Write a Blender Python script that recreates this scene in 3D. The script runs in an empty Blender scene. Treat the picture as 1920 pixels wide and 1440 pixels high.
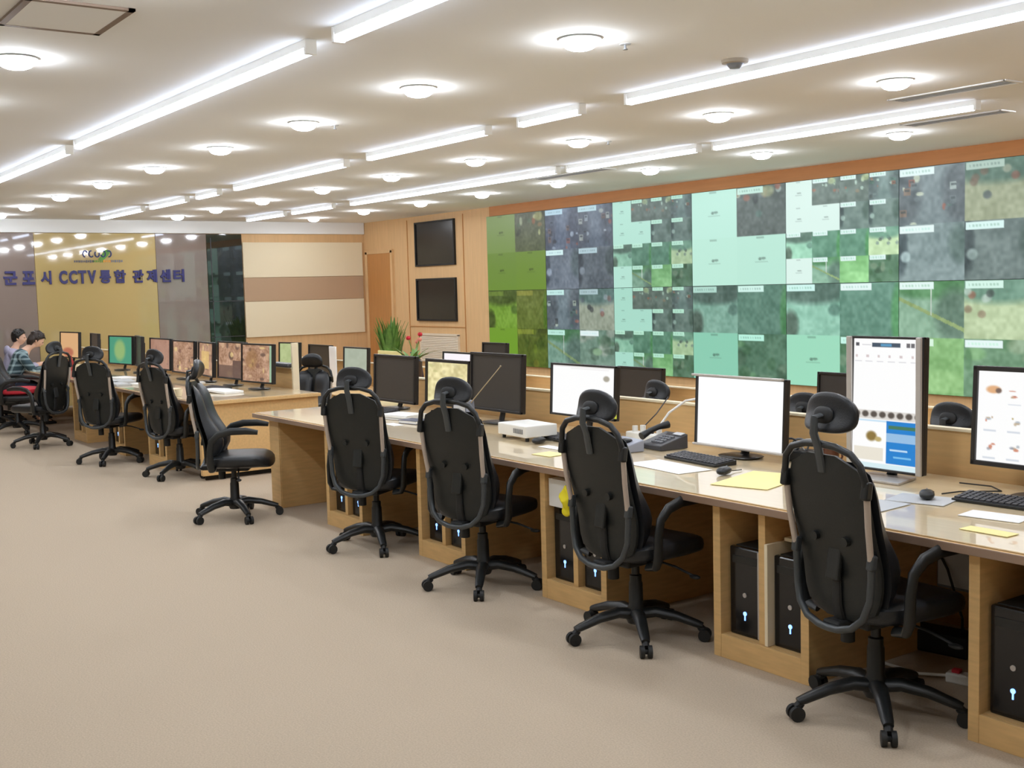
import bpy, bmesh, math, random
import numpy as np
from mathutils import Vector, Matrix, Euler

S = bpy.context.scene
COL = S.collection
PI = math.pi
R = math.radians
random.seed(7)

# ------------------------------------------------------------------ camera
F_PX = 2160.0
cam_d = bpy.data.cameras.new('camera')
cam = bpy.data.objects.new('camera', cam_d)
COL.objects.link(cam)
yaw, pitch, roll = 0.9531, 0.0837, -0.0261
fwd = Vector((-math.sin(yaw), math.cos(yaw), 0)); rgt = Vector((math.cos(yaw), math.sin(yaw), 0)); up = Vector((0, 0, 1))
f2 = fwd * math.cos(pitch) - up * math.sin(pitch)
u2 = up * math.cos(pitch) + fwd * math.sin(pitch)
r3 = rgt * math.cos(roll) + u2 * math.sin(roll)
u3 = -rgt * math.sin(roll) + u2 * math.cos(roll)
m = Matrix((r3, u3, -f2)).transposed().to_4x4()
m.translation = (0, 0, 1.73)
cam.matrix_world = m
cam_d.sensor_width = 36.0
cam_d.lens = 36.0 * F_PX / 1920.0
cam_d.clip_start = 0.05
cam_d.clip_end = 100
S.camera = cam

# ------------------------------------------------------------------ world, exposure
EXPO = 1.35
S.view_settings.view_transform = 'Standard'
S.view_settings.look = 'None'
S.view_settings.exposure = EXPO
S.view_settings.gamma = 1.0
S.view_settings.use_curve_mapping = False
S.cycles.use_denoising = True
S.cycles.max_bounces = 8
S.cycles.diffuse_bounces = 5
S.cycles.glossy_bounces = 4
S.cycles.sample_clamp_indirect = 8.0
W = bpy.data.worlds.new('world'); S.world = W
W.use_nodes = True
W.node_tree.nodes['Background'].inputs[0].default_value = (1.0, 0.93, 0.84, 1)
W.node_tree.nodes['Background'].inputs[1].default_value = 0.12
DOWN_STRENGTH = 48.0
STRIP_STRENGTH = 4.4
SCREEN_GAIN = 2.0 ** (-EXPO)

# ------------------------------------------------------------------ dimensions of the room
CEIL = 3.0
LOW = -0.18            # lower tier of the floor
YW = 10.41             # back wall (video wall)
XL = -19.35            # left wall (sign wall)
STEP_Y = 5.12

# ------------------------------------------------------------------ materials
def lin(c):
    return tuple(((v / 255) / 12.92 if v / 255 <= 0.04045 else ((v / 255 + 0.055) / 1.055) ** 2.4) for v in c[:3])
MATS = {}
def mat(name, rgb, rough=0.5, metal=0.0, coat=0.0, noise=0.0, nscale=40.0, stretch=(1, 1, 1), bump=0.0, spec=0.5, rgb2=None, coat_rough=0.05):
    if name in MATS: return MATS[name]
    mt = bpy.data.materials.new(name); mt.use_nodes = True
    nt = mt.node_tree; b = nt.nodes['Principled BSDF']
    c = lin(rgb)
    b.inputs['Base Color'].default_value = (*c, 1)
    b.inputs['Roughness'].default_value = rough
    b.inputs['Metallic'].default_value = metal
    b.inputs['Coat Weight'].default_value = coat
    b.inputs['Coat Roughness'].default_value = coat_rough
    b.inputs['Specular IOR Level'].default_value = spec
    if noise > 0 or bump > 0:
        tc = nt.nodes.new('ShaderNodeTexCoord'); mp = nt.nodes.new('ShaderNodeMapping')
        nz = nt.nodes.new('ShaderNodeTexNoise')
        mp.inputs['Scale'].default_value = stretch
        nz.inputs['Scale'].default_value = nscale; nz.inputs['Detail'].default_value = 5
        nt.links.new(tc.outputs['Object'], mp.inputs['Vector']); nt.links.new(mp.outputs['Vector'], nz.inputs['Vector'])
        if noise > 0:
            rp = nt.nodes.new('ShaderNodeValToRGB')
            c2 = lin(rgb2) if rgb2 else tuple(v * (1 - noise) for v in c)
            c1 = tuple(min(1, v * (1 + noise * 0.6)) for v in c) if not rgb2 else c
            rp.color_ramp.elements[0].position = 0.3; rp.color_ramp.elements[1].position = 0.7
            rp.color_ramp.elements[0].color = (*c2, 1); rp.color_ramp.elements[1].color = (*c1, 1)
            nt.links.new(nz.outputs['Fac'], rp.inputs['Fac']); nt.links.new(rp.outputs['Color'], b.inputs['Base Color'])
        if bump > 0:
            bp = nt.nodes.new('ShaderNodeBump'); bp.inputs['Strength'].default_value = bump; bp.inputs['Distance'].default_value = 0.01
            nt.links.new(nz.outputs['Fac'], bp.inputs['Height']); nt.links.new(bp.outputs['Normal'], b.inputs['Normal'])
    MATS[name] = mt
    return mt
def emit(name, rgb, strength):
    if name in MATS: return MATS[name]
    mt = bpy.data.materials.new(name); mt.use_nodes = True
    b = mt.node_tree.nodes['Principled BSDF']
    b.inputs['Base Color'].default_value = (0.8, 0.8, 0.8, 1)
    b.inputs['Emission Color'].default_value = (*lin(rgb), 1)
    b.inputs['Emission Strength'].default_value = strength
    MATS[name] = mt
    return mt
def screen_mat(name='lit_screen', gain=1.0, rough=0.35):
    if name in MATS: return MATS[name]
    mt = bpy.data.materials.new(name); mt.use_nodes = True
    nt = mt.node_tree; b = nt.nodes['Principled BSDF']
    at = nt.nodes.new('ShaderNodeAttribute'); at.attribute_name = 'picture'
    b.inputs['Base Color'].default_value = (0.01, 0.01, 0.01, 1)
    b.inputs['Roughness'].default_value = rough
    b.inputs['Specular IOR Level'].default_value = 0.25
    b.inputs['Emission Strength'].default_value = SCREEN_GAIN * gain
    nt.links.new(at.outputs['Color'], b.inputs['Emission Color'])
    MATS[name] = mt
    return mt

WOOD = mat('beech_veneer', (218, 180, 122), 0.42, noise=0.10, nscale=6, stretch=(1.2, 1.2, 9), spec=0.3)
WOODH = mat('beech_veneer_lengthwise', (220, 182, 126), 0.4, noise=0.08, nscale=6, stretch=(0.7, 8, 8), spec=0.3)
WALLWOOD = mat('wall_veneer', (220, 182, 134), 0.5, noise=0.06, nscale=4, stretch=(6, 6, 0.5), spec=0.25)
SHADEDWOOD = mat('shaded_wall_veneer', (196, 134, 82), 0.5, noise=0.07, nscale=4, stretch=(0.5, 4, 6), spec=0.25)  # wall wood with the shade near the ceiling put into its colour
DOORWOOD = mat('door_veneer', (190, 134, 78), 0.45, noise=0.08, nscale=4, stretch=(6, 6, 0.5), spec=0.3)
TOPWOOD = mat('worktop_under_glass', (230, 208, 168), 0.3, noise=0.06, nscale=5, stretch=(0.6, 7, 7), coat=1.0, coat_rough=0.03)
EDGE = mat('worktop_edge_band', (150, 124, 104), 0.35, coat=0.3)
GLASS = None
CARPET = mat('carpet', (187, 171, 150), 0.95, noise=0.13, nscale=130, bump=0.15, spec=0.1)
CEILM = mat('ceiling_paint', (238, 239, 238), 0.9, spec=0.1)
PLAIN = mat('plain_wall_paint', (236, 230, 216), 0.9, spec=0.1)
WHITE = mat('white_plastic', (235, 234, 228), 0.4)
CREAM = mat('cream_board', (236, 222, 190), 0.6)
TAUPEB = mat('taupe_board', (186, 156, 126), 0.6)
TAUPE = mat('taupe_glass', (140, 126, 118), 0.05, coat=1.0, coat_rough=0.02, spec=0.6)
YELLOWG = mat('yellow_glass', (190, 168, 112), 0.05, coat=1.0, coat_rough=0.02, spec=0.6)
DARKG = mat('dark_window_glass', (30, 36, 28), 0.03, coat=1.0, coat_rough=0.01, spec=0.8)
BLACK = mat('black_plastic', (26, 28, 28), 0.38)
BLACKM = mat('matt_black', (24, 25, 25), 0.6)
SHELL = mat('black_back_shell', (24, 27, 25), 0.48, noise=0.15, nscale=300, bump=0.1)
LEATHER = mat('black_leather', (28, 30, 33), 0.36, noise=0.1, nscale=200, bump=0.12)
TUBE = mat('grey_tube', (72, 76, 78), 0.35, metal=0.35)
SILVER = mat('silver_strip', (186, 172, 158), 0.35, metal=0.25)
CHROME = mat('chrome', (180, 180, 180), 0.2, metal=1.0)
BEZEL = mat('monitor_bezel', (36, 33, 32), 0.35)
SILVB = mat('silver_bezel', (186, 180, 174), 0.35, metal=0.3)
OFFSCR = mat('dark_screen', (62, 58, 54), 0.35, spec=0.5)
OFFBLK = mat('black_panel', (22, 22, 22), 0.25, spec=0.5)
GREY = mat('grey_plastic', (120, 122, 126), 0.45)
LGREY = mat('light_grey_plastic', (190, 192, 194), 0.45)
DGREY = mat('dark_grey_plastic', (66, 66, 70), 0.45)
KEYS = mat('keyboard_keys', (70, 70, 74), 0.5)
PAPER = mat('paper', (242, 242, 240), 0.8)
YPAPER = mat('yellow_paper', (244, 232, 160), 0.7)
NAVY = mat('navy_lettering', (44, 42, 104), 0.35)
RED = mat('red_cloth', (200, 40, 56), 0.7)
YELLOW = mat('yellow_cloth', (238, 222, 30), 0.6)
GREENL = mat('leaf_green', (98, 138, 58), 0.5, noise=0.35, nscale=12)
POTB = mat('brown_pot', (74, 54, 42), 0.5)
SOIL = mat('soil', (50, 38, 28), 0.95)
SKIN = mat('skin', (222, 178, 152), 0.55)
HAIR = mat('black_hair', (26, 22, 20), 0.45, noise=0.3, nscale=60, stretch=(1, 1, 0.2))
LENS = emit('downlight_lens', (240, 246, 255), DOWN_STRENGTH)
TUBEL = emit('strip_diffuser', (216, 230, 255), STRIP_STRENGTH)
BLUELED = emit('blue_led', (90, 150, 255), 1.2)

# ------------------------------------------------------------------ mesh builder
class MB:
    def __init__(s): s.bm = bmesh.new()
    def _add(s, verts, faces, M=None, smooth=False):
        vs = [s.bm.verts.new((M @ Vector(v)) if M is not None else v) for v in verts]
        for f in faces:
            try:
                fc = s.bm.faces.new([vs[i] for i in f]); fc.smooth = smooth
            except ValueError: pass
        return vs
    def box(s, c, d, rot=None, bev=0.0, seg=2, taper=1.0):
        b = bmesh.new()
        x, y, z = d[0] / 2, d[1] / 2, d[2] / 2
        t = taper
        P = [(-x, -y, -z), (x, -y, -z), (x, y, -z), (-x, y, -z), (-x * t, -y * t, z), (x * t, -y * t, z), (x * t, y * t, z), (-x * t, y * t, z)]
        vs = [b.verts.new(p) for p in P]
        for f in ((0, 3, 2, 1), (4, 5, 6, 7), (0, 1, 5, 4), (1, 2, 6, 5), (2, 3, 7, 6), (3, 0, 4, 7)): b.faces.new([vs[i] for i in f])
        if bev > 0:
            bmesh.ops.bevel(b, geom=list(b.edges), offset=min(bev, min(x, y, z) * 0.95), segments=seg, profile=0.5, affect='EDGES')
        M = Matrix.Translation(c) @ (Euler(rot).to_matrix().to_4x4() if rot is not None else Matrix.Identity(4))
        s.merge(b, M)
        return s
    def merge(s, b, M=None, smooth=None):
        b.verts.ensure_lookup_table()
        mp = {}
        for v in b.verts: mp[v] = s.bm.verts.new((M @ v.co) if M is not None else v.co)
        for f in b.faces:
            try:
                n = s.bm.faces.new([mp[v] for v in f.verts]); n.smooth = f.smooth if smooth is None else smooth
            except ValueError: pass
        b.free()
    def cyl(s, p0, p1, r0, r1=None, n=16, cap=True):
        r1 = r0 if r1 is None else r1
        return s.tube([p0, p1], [r0, r1], n, cap)
    def tube(s, pts, r, n=10, cap=True, flat=1.0, closed=False, upv=None):
        pts = [Vector(p) for p in pts]
        k = len(pts)
        rs = r if isinstance(r, (list, tuple)) else [r] * k
        rings = []
        prev = None
        for i, p in enumerate(pts):
            if closed: t = pts[(i + 1) % k] - pts[i - 1]
            elif i == 0: t = pts[1] - pts[0]
            elif i == k - 1: t = pts[-1] - pts[-2]
            else: t = (pts[i + 1] - p).normalized() + (p - pts[i - 1]).normalized()
            t.normalize()
            if upv is not None: a = t.cross(Vector(upv))
            elif prev is None: a = t.cross(Vector((0, 0, 1)) if abs(t.z) < 0.9 else Vector((0, 1, 0)))
            else: a = prev - t * prev.dot(t)
            if a.length < 1e-6: a = t.orthogonal()
            a.normalize(); prev = a
            b = t.cross(a)
            rings.append([s.bm.verts.new(p + a * (rs[i] * math.cos(2 * PI * j / n)) + b * (rs[i] * flat * math.sin(2 * PI * j / n))) for j in range(n)])
        for i in range(k if closed else k - 1):
            A, B = rings[i], rings[(i + 1) % k]
            for j in range(n):
                f = s.bm.faces.new((A[j], A[(j + 1) % n], B[(j + 1) % n], B[j])); f.smooth = True
        if cap and not closed:
            s.bm.faces.new(list(reversed(rings[0]))); s.bm.faces.new(rings[-1])
        return s
    def lathe(s, prof, c=(0, 0, 0), n=24, M=None):
        M = (Matrix.Translation(c) @ M) if M is not None else Matrix.Translation(c)
        rings = []
        for r, z in prof:
            if r < 1e-6: rings.append([s.bm.verts.new(M @ Vector((0, 0, z)))])
            else: rings.append([s.bm.verts.new(M @ Vector((r * math.cos(2 * PI * j / n), r * math.sin(2 * PI * j / n), z))) for j in range(n)])
        for A, B in zip(rings, rings[1:]):
            for j in range(n):
                a0, a1 = A[j % len(A)], A[(j + 1) % len(A)]; b0, b1 = B[j % len(B)], B[(j + 1) % len(B)]
                q = []
                for v in (a0, a1, b1, b0):
                    if v not in q: q.append(v)
                if len(q) > 2:
                    f = s.bm.faces.new(q); f.smooth = True
        return s
    def ell(s, c, r, rot=None, nu=20, nv=12, fn=None, pw=1.0):
        b = bmesh.new()
        bmesh.ops.create_uvsphere(b, u_segments=nu, v_segments=nv, radius=1)
        for v in b.verts:
            p = v.co
            if pw != 1.0:
                p = Vector([math.copysign(abs(q) ** pw, q) for q in p])
            v.co = Vector((p.x * r[0], p.y * r[1], p.z * r[2]))
            if fn: v.co = fn(v.co)
        M = Matrix.Translation(c) @ (Euler(rot).to_matrix().to_4x4() if rot is not None else Matrix.Identity(4))
        s.merge(b, M, True)
        return s
    def prism(s, poly, h, M, bev=0.0):
        """poly in the local XY plane, extruded by h along local Z, placed by matrix M"""
        b = bmesh.new()
        n = len(poly)
        lo = [b.verts.new((x, y, 0)) for x, y in poly]; hi = [b.verts.new((x, y, h)) for x, y in poly]
        b.faces.new(list(reversed(lo))); b.faces.new(hi)
        for i in range(n): b.faces.new((lo[i], lo[(i + 1) % n], hi[(i + 1) % n], hi[i]))
        bmesh.ops.recalc_face_normals(b, faces=list(b.faces))
        if bev > 0: bmesh.ops.bevel(b, geom=[e for e in b.edges], offset=bev, segments=2, profile=0.5, affect='EDGES')
        s.merge(b, M)
        return s
    def build(s, name, m, parent=None, loc=None, rotz=None, angle=35):
        me = bpy.data.meshes.new(name)
        s.bm.to_mesh(me); s.bm.free()
        sm = np.zeros(len(me.polygons), dtype=bool); me.polygons.foreach_get('use_smooth', sm)
        me.set_sharp_from_angle(angle=R(angle))
        me.polygons.foreach_set('use_smooth', sm); me.update()
        me.materials.append(m)
        o = bpy.data.objects.new(name, me); COL.objects.link(o)
        if parent is not None: o.parent = parent
        if loc is not None: o.location = loc
        if rotz is not None: o.rotation_euler = (0, 0, rotz)
        return o

def thing(name, label, cat, loc=(0, 0, 0), rotz=0.0, group=None, rot=None):
    o = bpy.data.objects.new(name, None); COL.objects.link(o)
    o.empty_display_size = 0.1
    o.location = loc; o.rotation_euler = rot if rot is not None else (0, 0, rotz)
    o['label'] = label; o['category'] = cat
    if group: o['group'] = group
    return o
def tag(o, label, cat, group=None):
    o['label'] = label; o['category'] = cat
    if group: o['group'] = group
    return o
def struct(name, mb, m):
    o = mb.build(name, m); o['kind'] = 'structure'
    return o
def children(o): return [c for c in bpy.data.objects if c.parent == o]
def copy_tree(o, parent=None, kids=None):
    c = o.copy(); COL.objects.link(c)
    if parent is not None: c.parent = parent
    for ch in children(o): copy_tree(ch, c)
    return c
def dup(o, loc, rotz, label, group=None):
    c = copy_tree(o); c.location = loc; c.rotation_euler = (0, 0, rotz); c['label'] = label
    if group: c['group'] = group
    return c

# ------------------------------------------------------------------ setting
f = MB()
f.box((-7, (-5 + STEP_Y) / 2, -0.30), (26, 5 + STEP_Y, 0.6))
f.box((-7, (STEP_Y + YW) / 2, LOW - 0.15), (26, YW - STEP_Y, 0.3))
struct('floor', f, CARPET)
struct('ceiling', MB().box((-7, 2.7, CEIL + 0.05), (26, 16, 0.1)), CEILM)
struct('wall_back', MB().box((-7, YW + 0.1, 1.3), (26, 0.2, 3.6)), WALLWOOD)
struct('wall_left', MB().box((XL - 0.1, 2.7, 1.3), (0.2, 16, 3.6)), WALLWOOD)
struct('wall_right', MB().box((5.1, 2.7, 1.3), (0.2, 16, 3.6)), PLAIN)
struct('wall_front', MB().box((-7, -5.1, 1.3), (26, 0.2, 3.6)), PLAIN)
# white band under the ceiling along the sign wall
struct('trim_1', MB().box((XL + 0.03, 2.7, 2.895), (0.06, 15.4, 0.21), bev=0.004), CEILM)
# dim wall top above the video wall, shade put into a darker veneer, veneer panel joints on the back wall
struct('trim_2', MB().box((-7.0, YW - 0.02, 2.925), (16.2, 0.04, 0.15)), SHADEDWOOD)
t = MB()
t.box((-15.92, YW - 0.006, 1.4), (0.012, 0.012, 3.1)); t.box((-17.72, YW - 0.006, 1.4), (0.012, 0.012, 3.1))
t.box((-16.82, YW - 0.006, 1.09), (1.8, 0.012, 0.012))
struct('trim_3', t, DOORWOOD)
# window_1: the dark glass strip, door_1 at the corner
w1 = struct('window_1', MB().box((XL + 0.012, 7.665, 1.07), (0.024, 0.64, 3.42)), DARKG)
fr = MB()
for z in (1.0, 1.62): fr.box((XL + 0.026, 7.665, z), (0.006, 0.6, 0.012))
fr.box((XL + 0.026, 7.42, 1.07), (0.006, 0.014, 3.3))
fr.build('window_mullion', DGREY, w1)
d1 = struct('door_1', MB().box((-18.72, YW - 0.02, 1.03), (0.86, 0.04, 2.76), bev=0.004), DOORWOOD)
MB().tube([(-18.37, YW - 0.04, 0.7), (-18.37, YW - 0.09, 0.7), (-18.47, YW - 0.09, 0.7)], 0.01).build('door_handle', CHROME, d1)
fr = MB()
fr.box((-19.19, YW - 0.025, 1.05), (0.07, 0.05, 2.8)); fr.box((-18.25, YW - 0.025, 1.05), (0.07, 0.05, 2.8)); fr.box((-18.72, YW - 0.025, 2.44), (1.0, 0.05, 0.06))
fr.build('door_frame', WALLWOOD, d1)

# ---- glossy glass panels and boards of the sign wall
def wall_panel(y0, y1, z0, z1, m, label, cat='wall panel', name='glass_wall_panel', th=0.02, group=None):
    o = MB().box((0, 0, 0), (th, y1 - y0, z1 - z0), bev=0.003).build(name, m, loc=(XL + 0.003 + th / 2, (y0 + y1) / 2, (z0 + z1) / 2))
    tag(o, label, cat, group); return o
wall_panel(1.6, 4.515, 0.0, 2.785, TAUPE, 'taupe glossy wall panel at the far left end of the sign wall')
wall_panel(4.52, 6.455, 0.0, 2.785, YELLOWG, 'wide mustard yellow glossy wall panel behind the blue sign')
wall_panel(6.46, 7.34, LOW, 2.785, TAUPE, 'narrow taupe glossy wall panel between yellow panel and dark glass')
wall_panel(8.0, 10.36, 2.02, 2.64, CREAM, 'upper cream acoustic board on the wood wall by the corner', name='acoustic_board', th=0.03)
wall_panel(8.0, 10.36, 1.60, 2.015, TAUPEB, 'light brown band between the two cream boards by the corner', name='acoustic_board', th=0.026)
wall_panel(8.0, 10.36, 0.965, 1.595, CREAM, 'lower cream acoustic board on the wood wall by the corner', name='acoustic_board', th=0.03)

# ---- blue sign lettering, each character mounted on the wall
sign = thing('wall_sign', 'dark blue lettering in Korean and CCTV across the glossy wall panels', 'sign', (XL + 0.02, 5.5, 1.97))
def text_mesh(ch, size, depth, name, m, parent, wtarget, htarget, at):
    cu = bpy.data.curves.new('glyph', 'FONT'); cu.body = ch; cu.size = size; cu.extrude = depth / 2; cu.offset = 0.012; cu.resolution_u = 3
    ob = bpy.data.objects.new('glyph', cu); COL.objects.link(ob)
    bpy.context.view_layer.update()
    dg = bpy.context.evaluated_depsgraph_get()
    me = bpy.data.meshes.new_from_object(ob.evaluated_get(dg))
    bpy.data.objects.remove(ob); bpy.data.curves.remove(cu)
    co = np.array([v.co for v in me.vertices]) if len(me.vertices) else np.zeros((1, 3))
    lo, hi = co.min(0), co.max(0)
    sx = wtarget / max(hi[0] - lo[0], 1e-4); sy = htarget / max(hi[1] - lo[1], 1e-4)
    for v in me.vertices:
        x = (v.co.x - lo[0]) * sx - wtarget / 2; y = (v.co.y - lo[1]) * sy; z = v.co.z + depth / 2
        v.co = (z, x, y)
    me.name = name
    me.materials.clear(); me.materials.append(m)
    o = bpy.data.objects.new(name, me); COL.objects.link(o); o.parent = parent; o.location = at
    return o
LET = [('군', 17.5, 24), ('포', 49, 22), ('시', 80, 19), ('C', 111, 15), ('C', 129, 15), ('T', 146, 15), ('V', 164, 16), ('통', 189, 21), ('합', 217, 22), ('관', 252, 21), ('제', 279, 20), ('센', 306, 21), ('터', 333, 22)]
for ch, px, wpx in LET:
    yy = 4.03 + (px - 5) * 0.00853
    text_mesh(ch, 0.3, 0.03, 'letter', NAVY, sign, wpx * 0.00853, 0.215, (0.0, yy - 5.5, 0.0))
# small emblem above the lettering: coloured arches, a green leaf and a thin strap line
emb = thing('wall_emblem', 'small green and blue emblem with a thin coloured line above the sign', 'emblem', (XL + 0.02, 5.5, 2.3))
RX = Matrix(((0, 0, 1, 0), (1, 0, 0, 0), (0, 1, 0, 0), (0, 0, 0, 1)))     # local XY -> world YZ, local Z -> world X
a = MB()
for k in range(5):
    y0 = -0.2 + k * 0.095
    a.tube([(0.01, y0 + 0.035 * math.cos(q), 0.15 + 0.05 * math.sin(q)) for q in np.linspace(0.4 + k, 0.4 + k + 4.2, 10)], 0.011, 6)
a.build('blue_strokes', mat('emblem_blue', (58, 70, 120), 0.5), emb)
a = MB(); a.prism([(0.06, 0.12), (0.10, 0.20), (0.16, 0.22), (0.20, 0.18), (0.16, 0.12), (0.10, 0.06), (0.05, 0.04), (0.0, 0.06)], 0.012, RX)
a.build('green_leaf', mat('emblem_green', (90, 150, 60), 0.5), emb)
for nm, y0, y1, cc in (('strap_line', -0.38, -0.08, (96, 96, 110)), ('strap_line', -0.08, 0.08, (110, 150, 60)), ('strap_line', 0.08, 0.2, (220, 150, 50)), ('strap_line', 0.2, 0.4, (120, 120, 130))):
    a = MB()
    yy = y0
    while yy < y1 - 0.01:
        wv = random.uniform(0.015, 0.03); a.box((0.005, yy + wv / 2, 0.03), (0.01, wv, random.uniform(0.03, 0.045))); yy += wv + 0.012
    a.build(nm, mat('emblem_line_%d_%d' % (cc[0], cc[2]), cc, 0.5), emb)

# ------------------------------------------------------------------ pictures for the screens (numpy, written to a mesh attribute)
def up_noise(rng, h, w, gh, gw):
    g = rng.random((gh + 1, gw + 1, 1))
    y = np.linspace(0, gh, h); x = np.linspace(0, gw, w)
    y0 = np.minimum(y.astype(int), gh - 1); x0 = np.minimum(x.astype(int), gw - 1)
    fy = (y - y0)[:, None, None]; fx = (x - x0)[None, :, None]
    return (g[y0][:, x0] * (1 - fy) * (1 - fx) + g[y0 + 1][:, x0] * fy * (1 - fx) + g[y0][:, x0 + 1] * (1 - fy) * fx + g[y0 + 1][:, x0 + 1] * fy * fx)
def rect(a, x0, y0, x1, y1, c, al=1.0):
    h, w = a.shape[:2]
    sl = a[int(round(y0 * h)):max(int(round(y1 * h)), int(round(y0 * h)) + 1), int(round(x0 * w)):max(int(round(x1 * w)), int(round(x0 * w)) + 1)]
    sl[:] = sl * (1 - al) + np.array(c, float) * al
def blob(a, cx, cy, rx, ry, c, al=1.0):
    h, w = a.shape[:2]
    y, x = np.mgrid[0:h, 0:w]
    k = np.clip(1.6 - (((x / w - cx) / rx) ** 2 + ((y / h - cy) / ry) ** 2) * 1.2, 0, 1)[..., None] * al
    a[:] = a * (1 - k) + np.array(c, float) * k
def cell(kind, h, w, rng, tint=(1, 1, 1), cap=True, base=(170, 225, 205), capal=1.0):
    T = np.array(tint, float)
    a = np.zeros((h, w, 3)) + np.array(base, float)
    if kind == 'blank':
        blob(a, 0.47, 0.46, 0.035, 0.03, np.array(base) * 0.6); blob(a, 0.54, 0.45, 0.05, 0.03, np.array(base) * 0.66); rect(a, 0.38, 0.53, 0.64, 0.55, np.array(base) * 0.86)
        rect(a, 0.4, 0.03, 0.56, 0.07, np.array(base) * 0.8)
        return a
    if kind == 'street':
        a[:] = np.array((128, 134, 142)) * T
        y, x = np.mgrid[0:h, 0:w]
        a += ((y / h)[..., None] * -24)
        for s in (0, 1):
            blob(a, 0.05 + 0.9 * s, 0.45, 0.3, 0.6, np.array((78, 80, 88)) * T, 0.8)
        for _ in range(9):
            blob(a, rng.choice([rng.uniform(0, 0.35), rng.uniform(0.65, 1)]), rng.uniform(0.1, 1), rng.uniform(0.02, 0.07), rng.uniform(0.02, 0.08), np.array(random_tone(rng)) * T, 0.8)
        for _ in range(6):
            vx, vy = rng.choice([rng.uniform(0.02, 0.25), rng.uniform(0.65, 0.85)]), rng.uniform(0.2, 0.8)
            rect(a, vx, vy, vx + 0.1, vy + 0.13, np.array(random_tone(rng)) * T * 0.9, 0.8); rect(a, vx + 0.015, vy + 0.02, vx + 0.085, vy + 0.06, np.array((52, 58, 64)) * T, 0.7)
    elif kind == 'yard':
        a[:] = np.array((96, 98, 98)) * T
        for _ in range(10): blob(a, rng.random(), rng.uniform(0, 0.6), rng.uniform(0.03, 0.08), rng.uniform(0.04, 0.12), np.array(random_tone(rng)) * T, 0.8)
        blob(a, rng.uniform(0.5, 0.9), 0.12, 0.14, 0.12, np.array((176, 170, 130)) * T, 0.8)
    elif kind == 'lane':
        a[:] = np.array((104, 112, 114)) * T
        blob(a, 0.02, 0.4, 0.12, 0.5, np.array((50, 58, 64)) * T, 0.9); blob(a, 0.95, 0.35, 0.2, 0.35, np.array((70, 84, 80)) * T, 0.9)
        blob(a, 0.1, 0.55, 0.08, 0.1, np.array((190, 200, 200)) * T, 0.6)
    elif kind == 'grass':
        a[:] = np.array((84, 124, 106)) * T
        blob(a, 0.98, 0.6, 0.12, 0.6, np.array((60, 128, 64)) * T, 0.8)
    elif kind == 'road':
        a[:] = np.array((150, 190, 172)) * T
        blob(a, 0.5, 0.12, 0.8, 0.28, np.array((74, 90, 84)) * T, 0.9); blob(a, 0.08, 0.8, 0.16, 0.3, np.array((60, 66, 58)) * T, 0.8)
        blob(a, 0.9, 0.5, 0.12, 0.12, np.array((70, 100, 92)) * T, 0.7)
    elif kind == 'verge':
        a[:] = np.array((128, 156, 140)) * T
        blob(a, 0.6, 0.1, 0.8, 0.22, np.array((66, 118, 70)) * T, 0.9); blob(a, 0.85, 0.6, 0.3, 0.5, np.array((84, 104, 96)) * T, 0.9)
        y, x = np.mgrid[0:h, 0:w]
        k = (np.abs(y / h - 0.3 - 0.55 * x / w) < 0.035)[..., None]
        a[:] = np.where(k, np.array((140, 150, 96)) * T, a)
        rect(a, 0.5, 0.1, 0.52, 0.6, (200, 210, 200))
    elif kind == 'plaza':
        a[:] = np.array((196, 200, 160)) * T
        blob(a, 0.5, 0.1, 0.8, 0.3, np.array((86, 128, 116)) * T, 0.85)
        for _ in range(8): blob(a, rng.random(), rng.uniform(0.1, 0.6), 0.06, 0.07, np.array(random_tone(rng)) * T, 0.7)
    elif kind == 'trees':
        a[:] = np.array((80, 108, 86)) * T
        for _ in range(12): blob(a, rng.random(), rng.random(), rng.uniform(0.06, 0.2), rng.uniform(0.06, 0.2), np.array(rng.choice([(50, 72, 52), (104, 140, 92), (120, 128, 108), (58, 92, 60)])) * T, 0.7)
    elif kind == 'lawn':
        a[:] = np.array((128, 178, 112)) * T
        blob(a, 0.6, 0.75, 0.5, 0.2, np.array((160, 206, 140)) * T, 0.8)
    a += (up_noise(rng, h, w, max(2, h // 3), max(2, w // 3)) - 0.5) * 32 + (up_noise(rng, h, w, 5, 5) - 0.5) * 26
    if cap:
        rect(a, 0.02, 0.02, 0.55, 0.15, np.array((206, 232, 222)) * np.minimum(T * 1.08, 1.15), capal)
        for k in range(9): rect(a, 0.06 + k * 0.05, 0.055, 0.085 + k * 0.05, 0.11, np.array((158, 184, 176)) * T, 0.7 * capal)
    return np.clip(a, 0, 255)
def random_tone(rng):
    return [(190, 196, 194), (60, 62, 66), (150, 110, 92), (84, 110, 104), (206, 204, 180), (110, 116, 124), (170, 86, 70)][rng.integers(0, 7)]
def grid_img(rows, H, Wd, rng, **kw):
    n = len(rows); mcol = len(rows[0])
    a = np.zeros((H, Wd, 3))
    ys = np.linspace(0, H, n + 1).astype(int); xs = np.linspace(0, Wd, mcol + 1).astype(int)
    for i in range(n):
        for j in range(mcol):
            k = rows[i][j]
            d = dict(kw)
            if isinstance(k, tuple): d.update(k[1]); k = k[0]
            a[ys[i]:ys[i + 1], xs[j]:xs[j + 1]] = cell(k, ys[i + 1] - ys[i], xs[j + 1] - xs[j], rng, **d)
    return a
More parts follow.
